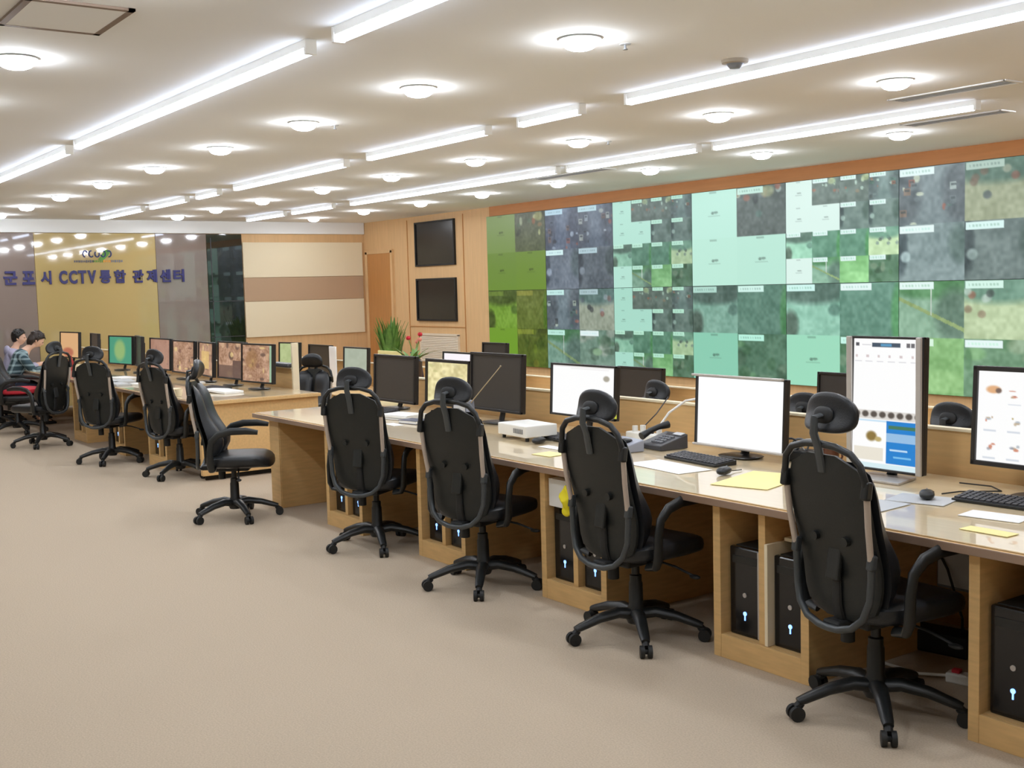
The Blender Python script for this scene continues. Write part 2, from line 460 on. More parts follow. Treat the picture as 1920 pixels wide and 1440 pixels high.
def picture(name, img, w, h, parent, y=0.0, z0=0.0, mtl=None):
    """a screen of w x h metres in the local XZ plane facing -Y, its picture as a vertex colour attribute"""
    H, Wd = img.shape[:2]
    xs = np.linspace(-w / 2, w / 2, Wd); zs = np.linspace(h, 0, H) + z0
    co = np.zeros((H, Wd, 3)); co[..., 0] = xs[None, :]; co[..., 1] = y; co[..., 2] = zs[:, None]
    idx = np.arange(H * Wd).reshape(H, Wd)
    q = np.stack([idx[:-1, :-1], idx[1:, :-1], idx[1:, 1:], idx[:-1, 1:]], -1).reshape(-1, 4)
    me = bpy.data.meshes.new(name)
    me.from_pydata(co.reshape(-1, 3).tolist(), [], q.tolist())
    at = me.color_attributes.new('picture', 'FLOAT_COLOR', 'POINT')
    c = img.reshape(-1, 3) / 255.0
    c = np.where(c <= 0.04045, c / 12.92, ((c + 0.055) / 1.055) ** 2.4)
    at.data.foreach_set('color', np.concatenate([c, np.ones((len(c), 1))], 1).astype(np.float32).ravel())
    me.materials.append(mtl or screen_mat())
    o = bpy.data.objects.new(name, me); COL.objects.link(o); o.parent = parent
    return o

# ------------------------------------------------------------------ video wall: twelve displays in two rows
VX0, VW, VZ0, VH = -15.15, 1.527, 0.52, 1.163
mint = (178, 232, 214); mint2 = (226, 250, 242); green = (104, 150, 44); olive = (122, 146, 84)
q4 = [['blank', 'yard', 'yard', 'street'], ['blank', 'blank', 'lane', 'lane'], ['road', 'grass', 'grass', 'plaza'], ['blank', 'verge', 'lawn', 'trees']]
TOP = [
    [[('blank', dict(base=olive)), ('yard', dict(tint=(0.86, 0.88, 0.78), cap=False))], [('blank', dict(base=(110, 138, 62))), ('blank', dict(base=(112, 140, 58)))]],
    [[('street', dict(tint=(0.84, 0.9, 1.02))), ('street', dict(tint=(0.84, 0.9, 0.98)))], [('lane', dict(tint=(0.98, 1.02, 1.15))), ('lane', dict(tint=(0.8, 0.84, 0.92)))]],
    q4,
    [[('blank', dict(base=(190, 242, 224))), ('yard', dict(tint=(0.9, 0.96, 0.94)))], [('blank', dict(base=(188, 240, 220))), ('blank', dict(base=(186, 238, 218)))]],
    q4,
    [[('street', dict(tint=(1.05, 1.12, 1.1))), ('plaza', dict(tint=(0.8, 0.82, 0.8)))], [('lane', dict(tint=(1.2, 1.3, 1.3))), ('lane', dict(tint=(1.0, 1.08, 1.05)))]],
]
BOT = [
    [[('road', dict(tint=(0.76, 0.84, 0.26))), ('grass', dict(tint=(1.1, 0.86, 0.36)))], [('blank', dict(base=(112, 158, 36))), ('trees', dict(tint=(1.0, 0.86, 0.34)))]],
    [[('street', dict(tint=(0.9, 1.0, 1.02))), ('plaza', dict(tint=(0.76, 0.8, 0.86)))], [('verge', dict(tint=(0.86, 1.0, 0.96))), ('trees', dict(tint=(1.3, 1.3, 1.4)))]],
    q4,
    [[('road', dict(tint=(0.78, 0.88, 0.86))), ('grass', dict(tint=(0.95, 1.0, 1.0)))], [('blank', dict(base=(128, 208, 176))), ('trees', dict(tint=(0.82, 1.0, 0.95)))]],
    [[('road', dict(tint=(0.95, 1.08, 1.04))), ('grass', dict(tint=(1.1, 1.15, 1.15)))], [('blank', dict(base=(150, 226, 190))), ('trees', dict(tint=(0.9, 1.1, 1.0)))]],
    [[('verge', dict(tint=(1.05, 1.15, 1.05))), ('plaza', dict(tint=(0.98, 1.06, 1.0)))], [('lawn', dict(tint=(1.0, 1.05, 0.95))), ('trees', dict(tint=(1.25, 1.35, 1.25)))]],
]
VNAMES = [('olive green tinted display with dark picture in its corner, upper left end of video wall', 'bright green tinted display at the lower left end of the video wall'),
          ('bluish grey street picture display beside the olive one, upper row', 'pale street picture display beside the bright green one, lower row'),
          ('display split into sixteen small mint pictures, third in the upper row', 'display split into sixteen small pictures, third in the lower row'),
          ('mint display with three blank quarters and one dark yard picture, upper row', 'display with blank green quarter below dark road picture, fourth in lower row'),
          ('brightest display split into sixteen small pictures, fifth in the upper row', 'green display partly hidden behind the tall upright website monitor, lower row'),
          ('display of street with parked van at right end of the upper row', 'display of green verge and pale plaza at right end of lower row')]
for i in range(6):
    for r, (spec, zr) in enumerate(((TOP[i], VZ0 + VH), (BOT[i], VZ0))):
        t = thing('video_wall_display', VNAMES[i][r], 'display', (VX0 + VW * (i + 0.5), YW - 0.06, zr), 0, 'video wall displays')
        MB().box((0, 0.03, VH / 2), (VW, 0.058, VH)).build('housing', BLACKM, t)
        rng = np.random.default_rng(11 + i * 2 + r)
        if spec is q4: rng = np.random.default_rng(5)
        kw = dict(base=(mint if i == 2 else mint2), tint=((0.86, 0.98, 0.92) if (i == 2) else (1.05, 1.18, 1.1)))
        if i == 0: kw['capal'] = 0.3
        if r == 1 and i == 2: kw = dict(base=(164, 224, 204), tint=(0.84, 0.98, 0.9))
        img = grid_img(spec, 96, 128, rng, **kw)
        TG = np.array([(122, 140, 80), (128, 146, 150), (150, 196, 178), (160, 206, 188), (160, 206, 188), (168, 200, 186)][i], float)
        gy0 = img.mean(2, keepdims=True)
        img[:] = (img * 0.86 + gy0 * 0.14) * 0.87 + TG * 0.13  # pale haze mixed into the picture colours
        if i == 0:
            gy = np.linspace(0, 1, 96)[:, None, None]
            img[:] = img * (np.array((1.0, 1.0, 1.0)) - gy * np.array((0.06, -0.02, 0.28)))
        picture('screen', img, VW - 0.006, VH - 0.006, t, -0.002, 0.003)

# ------------------------------------------------------------------ two dark displays and a vent on the veneer wall
for (z0, z1, lb) in ((2.13, 2.89, 'upper black display set in the wood wall left of video wall'), (1.19, 1.92, 'lower black display set in the wood wall left of video wall')):
    t = thing('wall_display', lb, 'display', (-16.79, YW - 0.02, z0), 0, 'dark displays on the wood wall')
    hh = z1 - z0
    fr = MB()
    for sx in (-1, 1): fr.box((sx * 0.62, 0, hh / 2), (0.03, 0.04, hh))
    for zz in (0.015, hh - 0.015): fr.box((0, 0, zz), (1.21, 0.04, 0.03))
    fr.build('frame', BLACKM, t)
    MB().box((0, 0.008, hh / 2), (1.21, 0.02, hh - 0.06)).build('screen', OFFBLK, t)
t = thing('wall_vent', 'pale louvred vent panel low on the wood wall', 'vent', (-16.73, YW - 0.02, 0.5))
fr = MB()
for sx in (-1, 1): fr.box((sx * 0.6, 0, 0.23), (0.03, 0.04, 0.46))
for zz in (0.0, 0.46): fr.box((0, 0, zz), (1.23, 0.04, 0.03))
VENT = mat('beige_vent_metal', (232, 218, 196), 0.5)
fr.build('frame', VENT, t)
sl = MB()
for k in range(15): sl.box((0, 0, 0.025 + k * 0.0295), (1.17, 0.012, 0.024), rot=(-0.25, 0, 0))
sl.build('louvres', VENT, t)

# ------------------------------------------------------------------ ceiling fittings
def downlight(x, y, label, first=[None]):
    if first[0] is None:
        t = thing('downlight', label, 'ceiling light', (x, y, CEIL), 0, 'round ceiling downlights')
        MB().lathe([(0.098, 0.0), (0.112, -0.004), (0.112, -0.010), (0.096, -0.012), (0.096, -0.002)], n=28).build('rim', WHITE, t)
        MB().lathe([(0.096, -0.008), (0.094, -0.022), (0.086, -0.037), (0.071, -0.049), (0.05, -0.057), (0.025, -0.061), (0.0, -0.062)], n=28).build('lens', LENS, t)  # dome deepened to imitate the glow around each lamp
        first[0] = t; return t
    return dup(first[0], (x, y, CEIL), 0, label)
ORD = ['first', 'second', 'third', 'fourth', 'fifth', 'sixth', 'seventh', 'eighth', 'ninth']
XS = {1: [-4.72, -6.34, -8.01, -9.67, -11.4, -13.15, -14.95, -16.7, -18.4],
      2: [-4.72, -6.30, -7.99, -9.62, -11.3, -13.02, -14.85, -16.55, -18.2],
      3: [-6.40, -8.01, -9.65, -11.32, -13.0, -14.6, -16.35, -18.15]}
ROWN = {1: 'above the chairs', 2: 'along the middle of the ceiling', 3: 'nearest the video wall'}
for r, y in ((1, 3.84), (2, 6.46), (3, 8.82)):
    for k, x in enumerate(XS[r]):
        downlight(x, y, 'round downlight, %s from the right in the row %s' % (ORD[k], ROWN[r]))
downlight(-6.52, 1.49, 'round downlight alone at the left edge below the ceiling hatch')
for (x, y, w_) in ((-8.05, 1.45, 'rear'), (-3.1, 3.84, 'front'), (-3.1, 6.46, 'middle'), (-4.75, 8.82, 'back'), (-1.4, 3.84, 'camera side'), (-1.4, 6.46, 'near right'), (-3.1, 8.82, 'far right'),  # unseen downlights added for the room light, continuing the visible rows
                 (-4.7, 1.45, 'left of camera'), (-3.1, 1.45, 'beside the camera'), (-9.7, 1.45, 'far aisle'), (-11.4, 1.45, 'aisle end'), (-13.1, 1.45, 'deep aisle'), (-15.0, 1.45, 'sign wall aisle'), (-16.7, 1.45, 'sign wall corner'), (0.3, 3.84, 'above the right side'), (-1.4, 1.45, 'overhead'),
                 (-4.7, -1.1, 'behind'), (-8.0, -1.1, 'behind left'), (-11.4, -1.1, 'behind far left'), (-1.4, -1.1, 'behind right')):
    downlight(x, y, 'round ceiling downlight added outside the picture, %s' % w_)

def strip(x0, x1, y, label):
    L = abs(x1 - x0)
    t = thing('strip_light', label, 'ceiling light', ((x0 + x1) / 2, y, CEIL), 0, 'linear ceiling lights')
    MB().box((0, 0, -0.02), (L, 0.05, 0.04)).build('housing', WHITE, t)
    MB().box((0, 0, -0.057), (L - 0.03, 0.056, 0.034), bev=0.012).build('diffuser', TUBEL, t)
    for s in (-1, 1): MB().box((s * (L / 2 + 0.006), 0, -0.038), (0.024, 0.064, 0.076), bev=0.004).build('end_cap', WHITE, t)
    return t
for x0, x1, y, lb in ((-13.26, -10.0, 2.66, 'linear light running out of the left edge of the picture'),
                      (-9.66, -5.40, 2.64, 'long linear light at upper left with a white end cap'),
                      (-5.08, -1.2, 2.64, 'linear light cut by the top edge of the picture'),
                      (-18.2, -16.25, 5.28, 'short linear light nearest the sign wall in the middle line'),
                      (-15.88, -14.5, 5.28, 'short linear light second from the sign wall in the middle line'),
                      (-14.1, -13.4, 5.28, 'shortest linear light, third from the sign wall in the middle line'),
                      (-12.8, -10.05, 5.25, 'linear light fourth from the sign wall in the middle line'),
                      (-9.49, -7.56, 5.2, 'linear light fifth from the sign wall in the middle line'),
                      (-7.1, -6.38, 5.19, 'short linear light left of the smoke detector'),
                      (-5.91, -1.2, 5.22, 'long linear light running to the right edge, beside the smoke detector'),
                      (-18.15, -16.7, 7.63, 'short linear light at the far end of the line by the video wall'),
                      (-16.4, -15.05, 7.63, 'second short linear light from the far end by the video wall'),
                      (-14.52, -9.83, 7.65, 'long linear light before the dark displays by the video wall'),
                      (-9.67, -7.75, 7.68, 'linear light above the middle of the video wall'),
                      (-7.57, -4.95, 7.72, 'linear light at the right end of the line by the video wall')):
    strip(x0, x1, y, lb)
t = thing('ceiling_hatch', 'square ceiling hatch with dark frame at upper left', 'hatch', (-5.47, 1.47, CEIL))
MB().box((0, 0, -0.005), (0.50, 0.40, 0.01)).build('hatch_door', CEILM, t)
fr = MB()
for s in (-1, 1):
    fr.box((s * 0.265, 0, -0.006), (0.03, 0.46, 0.012)); fr.box((0, s * 0.215, -0.006), (0.56, 0.03, 0.012))
fr.build('frame', mat('hatch_frame', (128, 108, 92), 0.6), t)
t = thing('smoke_detector', 'round smoke detector on the ceiling beside the long right linear light', 'detector', (-4.74, 5.0, CEIL))
MB().lathe([(0.0, -0.05), (0.03, -0.048), (0.045, -0.03), (0.05, -0.022)], n=20).build('sensor_head', GREY, t)
MB().lathe([(0.05, -0.022), (0.075, -0.018), (0.078, 0.0)], n=24).build('base', mat('detector_base', (170, 158, 140), 0.6), t)
for (x, y, lb) in ((-4.71, 4.14, 'small sprinkler head right of the nearest round downlight'), (-8.05, 4.12, 'small sprinkler head left of the middle downlights'), (-7.93, 6.75, 'small sprinkler head right of the short linear light')):
    t = thing('sprinkler', lb, 'sprinkler', (x, y, CEIL), 0, 'ceiling sprinklers')
    MB().lathe([(0.0, -0.004), (0.03, -0.004), (0.032, 0.0)], n=16).build('rosette', LGREY, t)
    MB().lathe([(0.0, -0.03), (0.014, -0.03), (0.014, -0.027), (0.006, -0.024), (0.006, -0.004)], n=12).build('nozzle', GREY, t)
for (x, y, ln, lb) in ((-4.8, 7.2, 0.9, 'grey ceiling air vent at the right edge, nearer one'), (-5.6, 8.45, 0.9, 'grey ceiling air vent at the right edge by the shaded veneer band'), (-10.4, 8.3, 1.3, 'grey ceiling air vent behind the gap between linear lights')):
    t = thing('air_vent', lb, 'vent', (x, y, CEIL), 0, 'ceiling air vents')
    fr = MB()
    for s in (-1, 1): fr.box((0, s * 0.09, -0.004), (ln, 0.02, 0.008)); fr.box((s * ln / 2, 0, -0.004), (0.02, 0.2, 0.008))
    fr.build('frame', CEILM, t)
    sl = MB()
    for k in range(4): sl.box((0, -0.054 + k * 0.036, -0.004), (ln - 0.02, 0.026, 0.004), rot=(0.15, 0, 0))
    sl.build('slats', LGREY, t)
# ------------------------------------------------------------------ office chair (prototype, faces +Y)
def make_chair(loc, rotz, label, group, leg_off):
    t = thing('office_chair', label, 'chair', loc, rotz, group)
    legme = None; casme = None
    for k in range(5):
        ang = leg_off + k * 2 * PI / 5
        if legme is None:
            b = MB()
            b.tube([(0.02, 0, 0.118), (0.10, 0, 0.132), (0.2, 0, 0.115), (0.30, 0, 0.082), (0.325, 0, 0.074)], [0.036, 0.034, 0.029, 0.024, 0.02], 12, flat=0.8)
            leg = b.build('leg', BLACK, t); legme = leg.data
            c = MB()
            for s in (-1, 1): c.cyl((0.335, s * 0.008, 0.03), (0.335, s * 0.028, 0.03), 0.03, n=18)
            c.cyl((0.335, -0.008, 0.03), (0.335, 0.008, 0.03), 0.012, n=10)
            c.tube([(0.31, 0, 0.07), (0.318, 0, 0.062), (0.335, 0, 0.05)], [0.016, 0.018, 0.016], 10)
            cas = c.build('caster', BLACKM, leg); casme = cas.data
        else:
            leg = bpy.data.objects.new('leg', legme); COL.objects.link(leg); leg.parent = t
            cas = bpy.data.objects.new('caster', casme); COL.objects.link(cas); cas.parent = leg
        leg.rotation_euler = (0, 0, ang)
    b = MB()
    b.lathe([(0.0, 0.07), (0.042, 0.072), (0.05, 0.09), (0.05, 0.135), (0.036, 0.16), (0.034, 0.27), (0.03, 0.28), (0.03, 0.31), (0.02, 0.315), (0.02, 0.40), (0.0, 0.40)], n=20)
    b.build('gas_column', BLACK, t)
    b = MB()
    b.box((0, 0.0, 0.395), (0.17, 0.26, 0.045), bev=0.012); b.box((0, -0.17, 0.40), (0.09, 0.14, 0.035), bev=0.01)
    b.tube([(0, -0.14, 0.40), (0, -0.19, 0.42), (0, -0.205, 0.48), (0, -0.205, 0.60)], [0.03, 0.028, 0.024, 0.02], 10, flat=0.6)
    b.build('tilt_mechanism', BLACKM, t)
    b = MB()
    b.tube([(0.07, 0.05, 0.39), (0.2, 0.07, 0.375), (0.30, 0.09, 0.345)], [0.006, 0.006, 0.006], 8); b.ell((0.31, 0.092, 0.34), (0.032, 0.018, 0.01))
    b.build('height_lever', BLACKM, t)
    b = MB()
    b.cyl((-0.05, -0.1, 0.39), (-0.05, -0.1, 0.30), 0.028, n=14)
    b.build('tension_knob', BLACKM, t)
    # seat: rounded cushion with waterfall front
    b = MB()
    def seat_fn(p):
        z = p.z
        if z > 0: z *= (1 - 0.35 * max(0, -(p.y) / 0.25 - 0.6))
        z -= 0.055 * max(0, (p.y - 0.14) / 0.12) ** 2 * 0.5
        z += 0.018 * (abs(p.x) / 0.25) ** 2
        return Vector((p.x, p.y, z))
    b.ell((0, 0.06, 0.452), (0.25, 0.25, 0.055), nu=32, nv=16, fn=seat_fn, pw=0.55)
    b.build('seat', LEATHER, t)
    # armrests: post from the seat side, sweeping forward
    for s in (-1, 1):
        b = MB()
        b.tube([(s * 0.20, -0.11, 0.405), (s * 0.262, -0.115, 0.41), (s * 0.282, -0.12, 0.45), (s * 0.286, -0.12, 0.56), (s * 0.286, -0.105, 0.635), (s * 0.284, -0.05, 0.684), (s * 0.28, 0.04, 0.706), (s * 0.275, 0.15, 0.706), (s * 0.27, 0.24, 0.692)],
               [0.024, 0.026, 0.028, 0.025, 0.025, 0.027, 0.028, 0.027, 0.018], 12, flat=0.62, upv=(1, 0, 0))
        b.build('armrest', BLACK, t)
    # backrest frame: a racetrack loop with black top arch, silver sides and grey lower loop
    def by(z):   # y of the back at height z
        return -0.20 - (z - 0.5) * 0.15
    top = [(-0.213, by(0.93), 0.93), (-0.212, by(0.99), 0.99), (-0.196, by(1.045), 1.045), (-0.155, by(1.085), 1.085), (-0.08, by(1.105), 1.105), (0, by(1.11), 1.11)]
    b = MB(); b.tube(top + [(-x, y, z) for x, y, z in reversed(top[:-1])], 0.014, 12)
    for s in (-1, 1): b.box((s * 0.214, by(0.955), 0.955), (0.034, 0.034, 0.07), rot=(-0.15, 0, 0), bev=0.008)
    b.build('top_arch', BLACK, t)
    for s in (-1, 1):
        b = MB(); b.tube([(s * 0.213, by(0.94), 0.94), (s * 0.208, by(0.82) - 0.006, 0.82), (s * 0.2, by(0.69) - 0.004, 0.69)], 0.0125, 12)
        b.build('side_strip', SILVER, t)
    low = [(-0.2, by(0.7), 0.7), (-0.198, by(0.62) - 0.01, 0.62), (-0.192, by(0.53) - 0.025, 0.53), (-0.168, by(0.46) - 0.045, 0.46), (-0.118, by(0.42) - 0.06, 0.415), (-0.05, by(0.4) - 0.066, 0.395), (0, by(0.4) - 0.067, 0.392)]
    b = MB(); b.tube(low + [(-x, y, z) for x, y, z in reversed(low[:-1])], 0.0145, 12)
    for s in (-1, 1): b.box((s * 0.2, by(0.68), 0.68), (0.032, 0.032, 0.06), rot=(-0.15, 0, 0), bev=0.008)
    b.build('lower_loop', TUBE, t)
    # back shell and the two front pads
    def panel(cx, hw, z0, z1, y_off, th, rz, nx=10, nz=14, pad=False):
        g = bmesh.new()
        fr = []; bk = []
        for i in range(nz + 1):
            v = i / nz; z = z0 + (z1 - z0) * v
            e = abs(2 * v - 1)
            w = hw * (1 - e ** rz) ** (1 / rz) if e < 0.999 else hw * 0.05
            w = max(w, hw * 0.35 if rz > 3 else hw * 0.1)
            r1 = []; r2 = []
            for j in range(nx + 1):
                u = 2 * j / nx - 1
                x = cx + w * u
                cur = (0.03 if pad else 0.01) * (x / 0.2) ** 2 - 0.025 * math.exp(-((z - 0.62) / 0.14) ** 2) * -1
                edge = (1 - abs(u) ** 4) * (1 - e ** 6)
                y = by(z) + y_off + cur
                r1.append(g.verts.new((x, y + (th * edge * (0.75 + 0.9 * math.exp(-((z - 0.62) / 0.15) ** 2)) if pad else th * 0.5), z)))
                r2.append(g.verts.new((x, y - (0 if pad else th * 0.5 * (0.3 + 0.7 * edge)), z)))
            fr.append(r1); bk.append(r2)
        for i in range(nz):
            for j in range(nx):
                g.faces.new((fr[i][j + 1], fr[i][j], fr[i + 1][j], fr[i + 1][j + 1]))
                g.faces.new((bk[i][j], bk[i][j + 1], bk[i + 1][j + 1], bk[i + 1][j]))
            g.faces.new((fr[i][0], bk[i][0], bk[i + 1][0], fr[i + 1][0])); g.faces.new((bk[i][nx], fr[i][nx], fr[i + 1][nx], bk[i + 1][nx]))
        for j in range(nx):
            g.faces.new((fr[0][j], fr[0][j + 1], bk[0][j + 1], bk[0][j])); g.faces.new((bk[nz][j], bk[nz][j + 1], fr[nz][j + 1], fr[nz][j]))
        return g
    b = MB(); b.merge(panel(0, 0.208, 0.42, 1.07, 0.0, 0.02, 4.2), None, True)
    b.build('back_shell', SHELL, t, angle=60)
    for s in (-1, 1):
        b = MB(); b.merge(panel(s * 0.109, 0.106, 0.45, 1.05, 0.016, 0.075, 4.0, pad=True), None, True)
        b.build('back_pad', LEATHER, t, angle=70)
    b = MB()
    b.box((0, by(0.62) + 0.002, 0.655), (0.07, 0.022, 0.16), rot=(-0.15, 0, 0), bev=0.008)
    for s in (-1, 1): b.cyl((s * 0.08, by(0.74) + 0.01, 0.74), (s * 0.08, by(0.74) - 0.014, 0.738), 0.018, n=14)
    b.build('back_bracket', SHELL, t)
    b = MB()
    HZ = 1.155
    b.tube([(0, by(0.94) - 0.014, 0.94), (0, by(1.04) - 0.02, 1.04), (0, by(1.1) - 0.032, 1.09), (0, by(HZ) - 0.02, HZ - 0.005), (0, by(HZ) + 0.012, HZ)], [0.02, 0.021, 0.02, 0.018, 0.016], 10, flat=0.6)
    b.build('headrest_post', TUBE, t)
    b = MB()
    def head_fn(p):
        k = max(0.0, 1 - (p.x / 0.14) ** 2 - (p.z / 0.084) ** 2)
        y = p.y + 0.3 * p.x * p.x / 0.14
        if p.y < 0: y += 0.045 * k ** 0.8
        return Vector((p.x, y, p.z + 0.012 * (1 - (p.x / 0.14) ** 2)))
    b.ell((0, by(HZ) + 0.03, HZ), (0.132, 0.046, 0.078), rot=(-0.25, 0, 0), nu=36, nv=24, fn=head_fn, pw=0.8)
    hr = b.build('headrest', LEATHER, t)
    b = MB(); b.ell((0, by(HZ) + 0.026, HZ), (0.05, 0.014, 0.034), rot=(-0.12, 0, 0), pw=0.8)
    b.build('headrest_plate', BLACKM, hr)
    return t
def lift_head(c, dz):
    for ch in children(c):
        if ch.name.startswith('headrest'): ch.location.z += dz
def place_chair(x, y, deg, label, group, leg_deg, z=0.0, head=0.0, first=[None]):
    if first[0] is None:
        first[0] = make_chair((x, y, z), R(deg), label, group, R(leg_deg - deg)); return first[0]
    c = dup(first[0], (x, y, z), R(deg), label, group)
    k = 0
    for ch in children(c):
        if ch.name.startswith('leg'):
            ch.rotation_euler = (0, 0, R(leg_deg - deg) + k * 2 * PI / 5); k += 1
    if head: lift_head(c, head)
    return c
G1 = 'office chairs along the front desks'; G2 = 'office chairs in the lower row'
near = place_chair(-2.82, 3.74, -7, 'black high-back office chair nearest the camera, before the tall upright monitor', G1, 27)
place_chair(-4.19, 3.69, 2, 'black office chair beside the yellow cloth, second from the right', G1, 38)
place_chair(-5.5, 3.67, 18, 'black office chair third from the right, before the white device box', G1, 33)
place_chair(-6.83, 3.70, 31, 'black office chair fourth from the right, nearest the left end of the near desk', G1, 50)
place_chair(-8.49, 3.36, -32, 'black office chair pulled out sideways in the aisle between the two desk rows', G1, -5)
place_chair(-10.85, 3.76, 16, 'black office chair behind the sideways one at the right end of the far desk', G1, 20)
place_chair(-12.3, 3.54, 36, 'black office chair before the green monitor at the far desk', G1, 38)
place_chair(-14.3, 3.32, 126, 'black office chair turned away in front of the person in the plaid shirt', G1, 45)
place_chair(-15.95, 3.40, -25, 'black office chair with a red cushion at the left picture edge', G1, 5)
place_chair(-3.62, 5.68, 0, 'black headrest chair in the lower row between upright monitor and right monitor', G2, 10, LOW)
place_chair(-4.6, 5.62, 10, 'black chair in the lower row just right of the large blank white monitor', G2, 30, LOW)
place_chair(-5.93, 5.70, -5, 'black chair in the lower row before the dark monitor', G2, 50, LOW)
place_chair(-7.75, 5.68, -30, 'black chair in the lower row left of the near white monitor, turned aside', G2, 15, LOW)
place_chair(-11.45, 5.35, 215, 'black leather chair in the lower row facing the camera, above the near desk end', G2, 5, LOW)
c1 = place_chair(-17.75, 3.5, 5, 'black office chair the person in the grey hoodie sits on', G1, 0)
c2 = place_chair(-16.95, 3.4, 8, 'black office chair the person in the plaid shirt sits on', G1, 20)
lift_head(near, 0.062)
b = MB(); b.ell((0, 0, 0.0), (0.235, 0.225, 0.05), nu=28, nv=12, pw=0.6)
tag(b.build('seat_cushion', RED, loc=(-15.93, 3.445, 0.556), rotz=R(-25)), 'red seat cushion on the chair at the left picture edge', 'cushion')

# ------------------------------------------------------------------ desks of the upper tier
def worktop(x0, x1, y0, y1, z, label):
    t = thing('worktop', label, 'worktop', ((x0 + x1) / 2, (y0 + y1) / 2, z - 0.04))
    L = x1 - x0; D = y1 - y0
    MB().box((0, 0, 0.016), (L, D, 0.032), bev=0.004).build('board', WOODH, t)
    MB().box((0, -D / 2 - 0.003, 0.016), (L, 0.008, 0.034), bev=0.003).build('edge_band', EDGE, t)
    MB().box((0, -0.01, 0.036), (L - 0.03, D - 0.05, 0.006), bev=0.002).build('glass_sheet', TOPWOOD, t)
    return t
DZ = 0.755
worktop(-8.98, -0.55, 3.74, 5.0, DZ, 'long glass covered beech worktop of the near desk row')
worktop(-18.9, -10.28, 3.74, 5.0, DZ, 'long glass covered beech worktop of the far desk row by the sign wall')
def privacy_panel(x0, x1, y, z0, z1, label, base=0.0):
    t = thing('privacy_panel', label, 'desk panel', ((x0 + x1) / 2, y, z0))
    MB().box((0, 0, (z1 - z0) / 2), (x1 - x0, 0.036, z1 - z0), bev=0.002).build('board', WOODH, t)
    MB().box((0, 0, z1 - z0 + 0.008), (x1 - x0 + 0.004, 0.05, 0.016), bev=0.003).build('cap_strip', CREAM, t)
    return t
privacy_panel(-8.7, -0.55, 5.03, 0.0, 0.97, 'beech privacy panel rising behind the near desk monitors')
privacy_panel(-18.9, -10.945, 5.03, 0.0, 0.95, 'beech privacy panel behind the monitors of the far desk')
def end_pedestal(x, label, w=0.2):
    t = thing('desk_end_support', label, 'desk support', (x, 4.385, 0))
    MB().box((0, 0, 0.3575), (w, 1.17, 0.715), bev=0.003).build('body', WOOD, t)
    MB().box((0.0, -0.588, 0.3575), (w - 0.02, 0.006, 0.69), bev=0.002).build('front_board', WOOD, t)
    return t
end_pedestal(-8.69, 'beech end support at the left end of the near desk')
t = thing('desk_end_panel', 'broad sunny beech end panel of the far desk facing the aisle', 'desk panel', (-10.36, 4.39, 0))  # end panel of the desk, not a separate partition
MB().box((0, 0, 0.3825), (0.06, 1.2, 0.665), bev=0.003).build('board', WOODH, t)
MB().box((-0.05, 0, 0.03), (0.02, 1.1, 0.06)).build('foot_rail', BLACKM, t)

def tower(loc, label, group, w=0.185, h=0.41, d=0.40, first=[None]):
    if first[0] is None:
        t = thing('computer_tower', label, 'computer', loc, 0, group)
        MB().box((0, 0.02, h / 2), (w, d - 0.04, h), bev=0.004).build('case', BLACKM, t)
        b = MB(); b.box((0, -d / 2 + 0.015, h / 2), (w + 0.002, 0.03, h + 0.002), bev=0.008)
        fb = b.build('front_bezel', mat('gloss_black', (18, 18, 20), 0.15), t)
        b = MB()
        b.box((0, -d / 2 - 0.001, h * 0.86), (w * 0.8, 0.004, 0.035), bev=0.001); b.build('drive_door', BLACK, fb)
        b = MB(); b.cyl((0, -d / 2 + 0.002, h * 0.47), (0, -d / 2 - 0.004, h * 0.47), 0.011, n=16); b.build('power_button', SILVB, fb)
        b = MB(); b.cyl((0, -d / 2 + 0.002, h * 0.26), (0, -d / 2 - 0.003, h * 0.26), 0.010, n=14); b.box((0, -d / 2 - 0.001, h * 0.22), (0.006, 0.004, 0.03)); b.build('status_light', BLUELED, fb)
        b = MB(); b.box((w / 2 - 0.008, -d / 2 - 0.002, h / 2), (0.01, 0.008, h * 0.97), bev=0.002); b.build('trim_strip', SILVB, fb)
        first[0] = t; return t
    return dup(first[0], loc, 0, label, group)
def cabinet(x0, label, y0=3.78, group='computer cabinets under the desks'):
    w, d, h = 0.56, 0.78, 0.715
    t = thing('computer_cabinet', label, 'cabinet', (x0 + w / 2, y0 + d / 2, 0), 0, group)
    for s in (-1, 1): MB().box((s * (w / 2 - 0.0225), 0, h / 2), (0.045, d, h), bev=0.002).build('side_panel', WOOD, t)
    MB().box((0, 0.01, h / 2 + 0.055), (0.04, d - 0.02, h - 0.11), bev=0.002).build('divider', WOOD, t)
    MB().box((0, -d / 2 + 0.011, 0.055), (w - 0.09, 0.02, 0.11), bev=0.002).build('plinth', WOOD, t)
    MB().box((0, 0.01, 0.10), (w - 0.092, d - 0.03, 0.02)).build('bottom_shelf', WOOD, t)
    MB().box((0, d / 2 - 0.012, h / 2), (w - 0.09, 0.02, h)).build('back_panel', WOOD, t)
    return t
CABS = [(-7.75, 'beech computer cabinet partly hidden behind the fourth chair, near desk left end'), (-6.42, 'beech computer cabinet between the third and fourth chairs'), (-5.08, 'beech computer cabinet with white carton and yellow cloth'),
        (-3.75, 'beech open computer cabinet with cream board between its two towers'), (-2.44, 'beech computer cabinet cut by the right picture edge')]
TL = [('left', 'right')] * 5
WHERE = ['behind the fourth chair', 'between the third and fourth chairs', 'beside the yellow cloth', 'with the cream board', 'at the right picture edge']
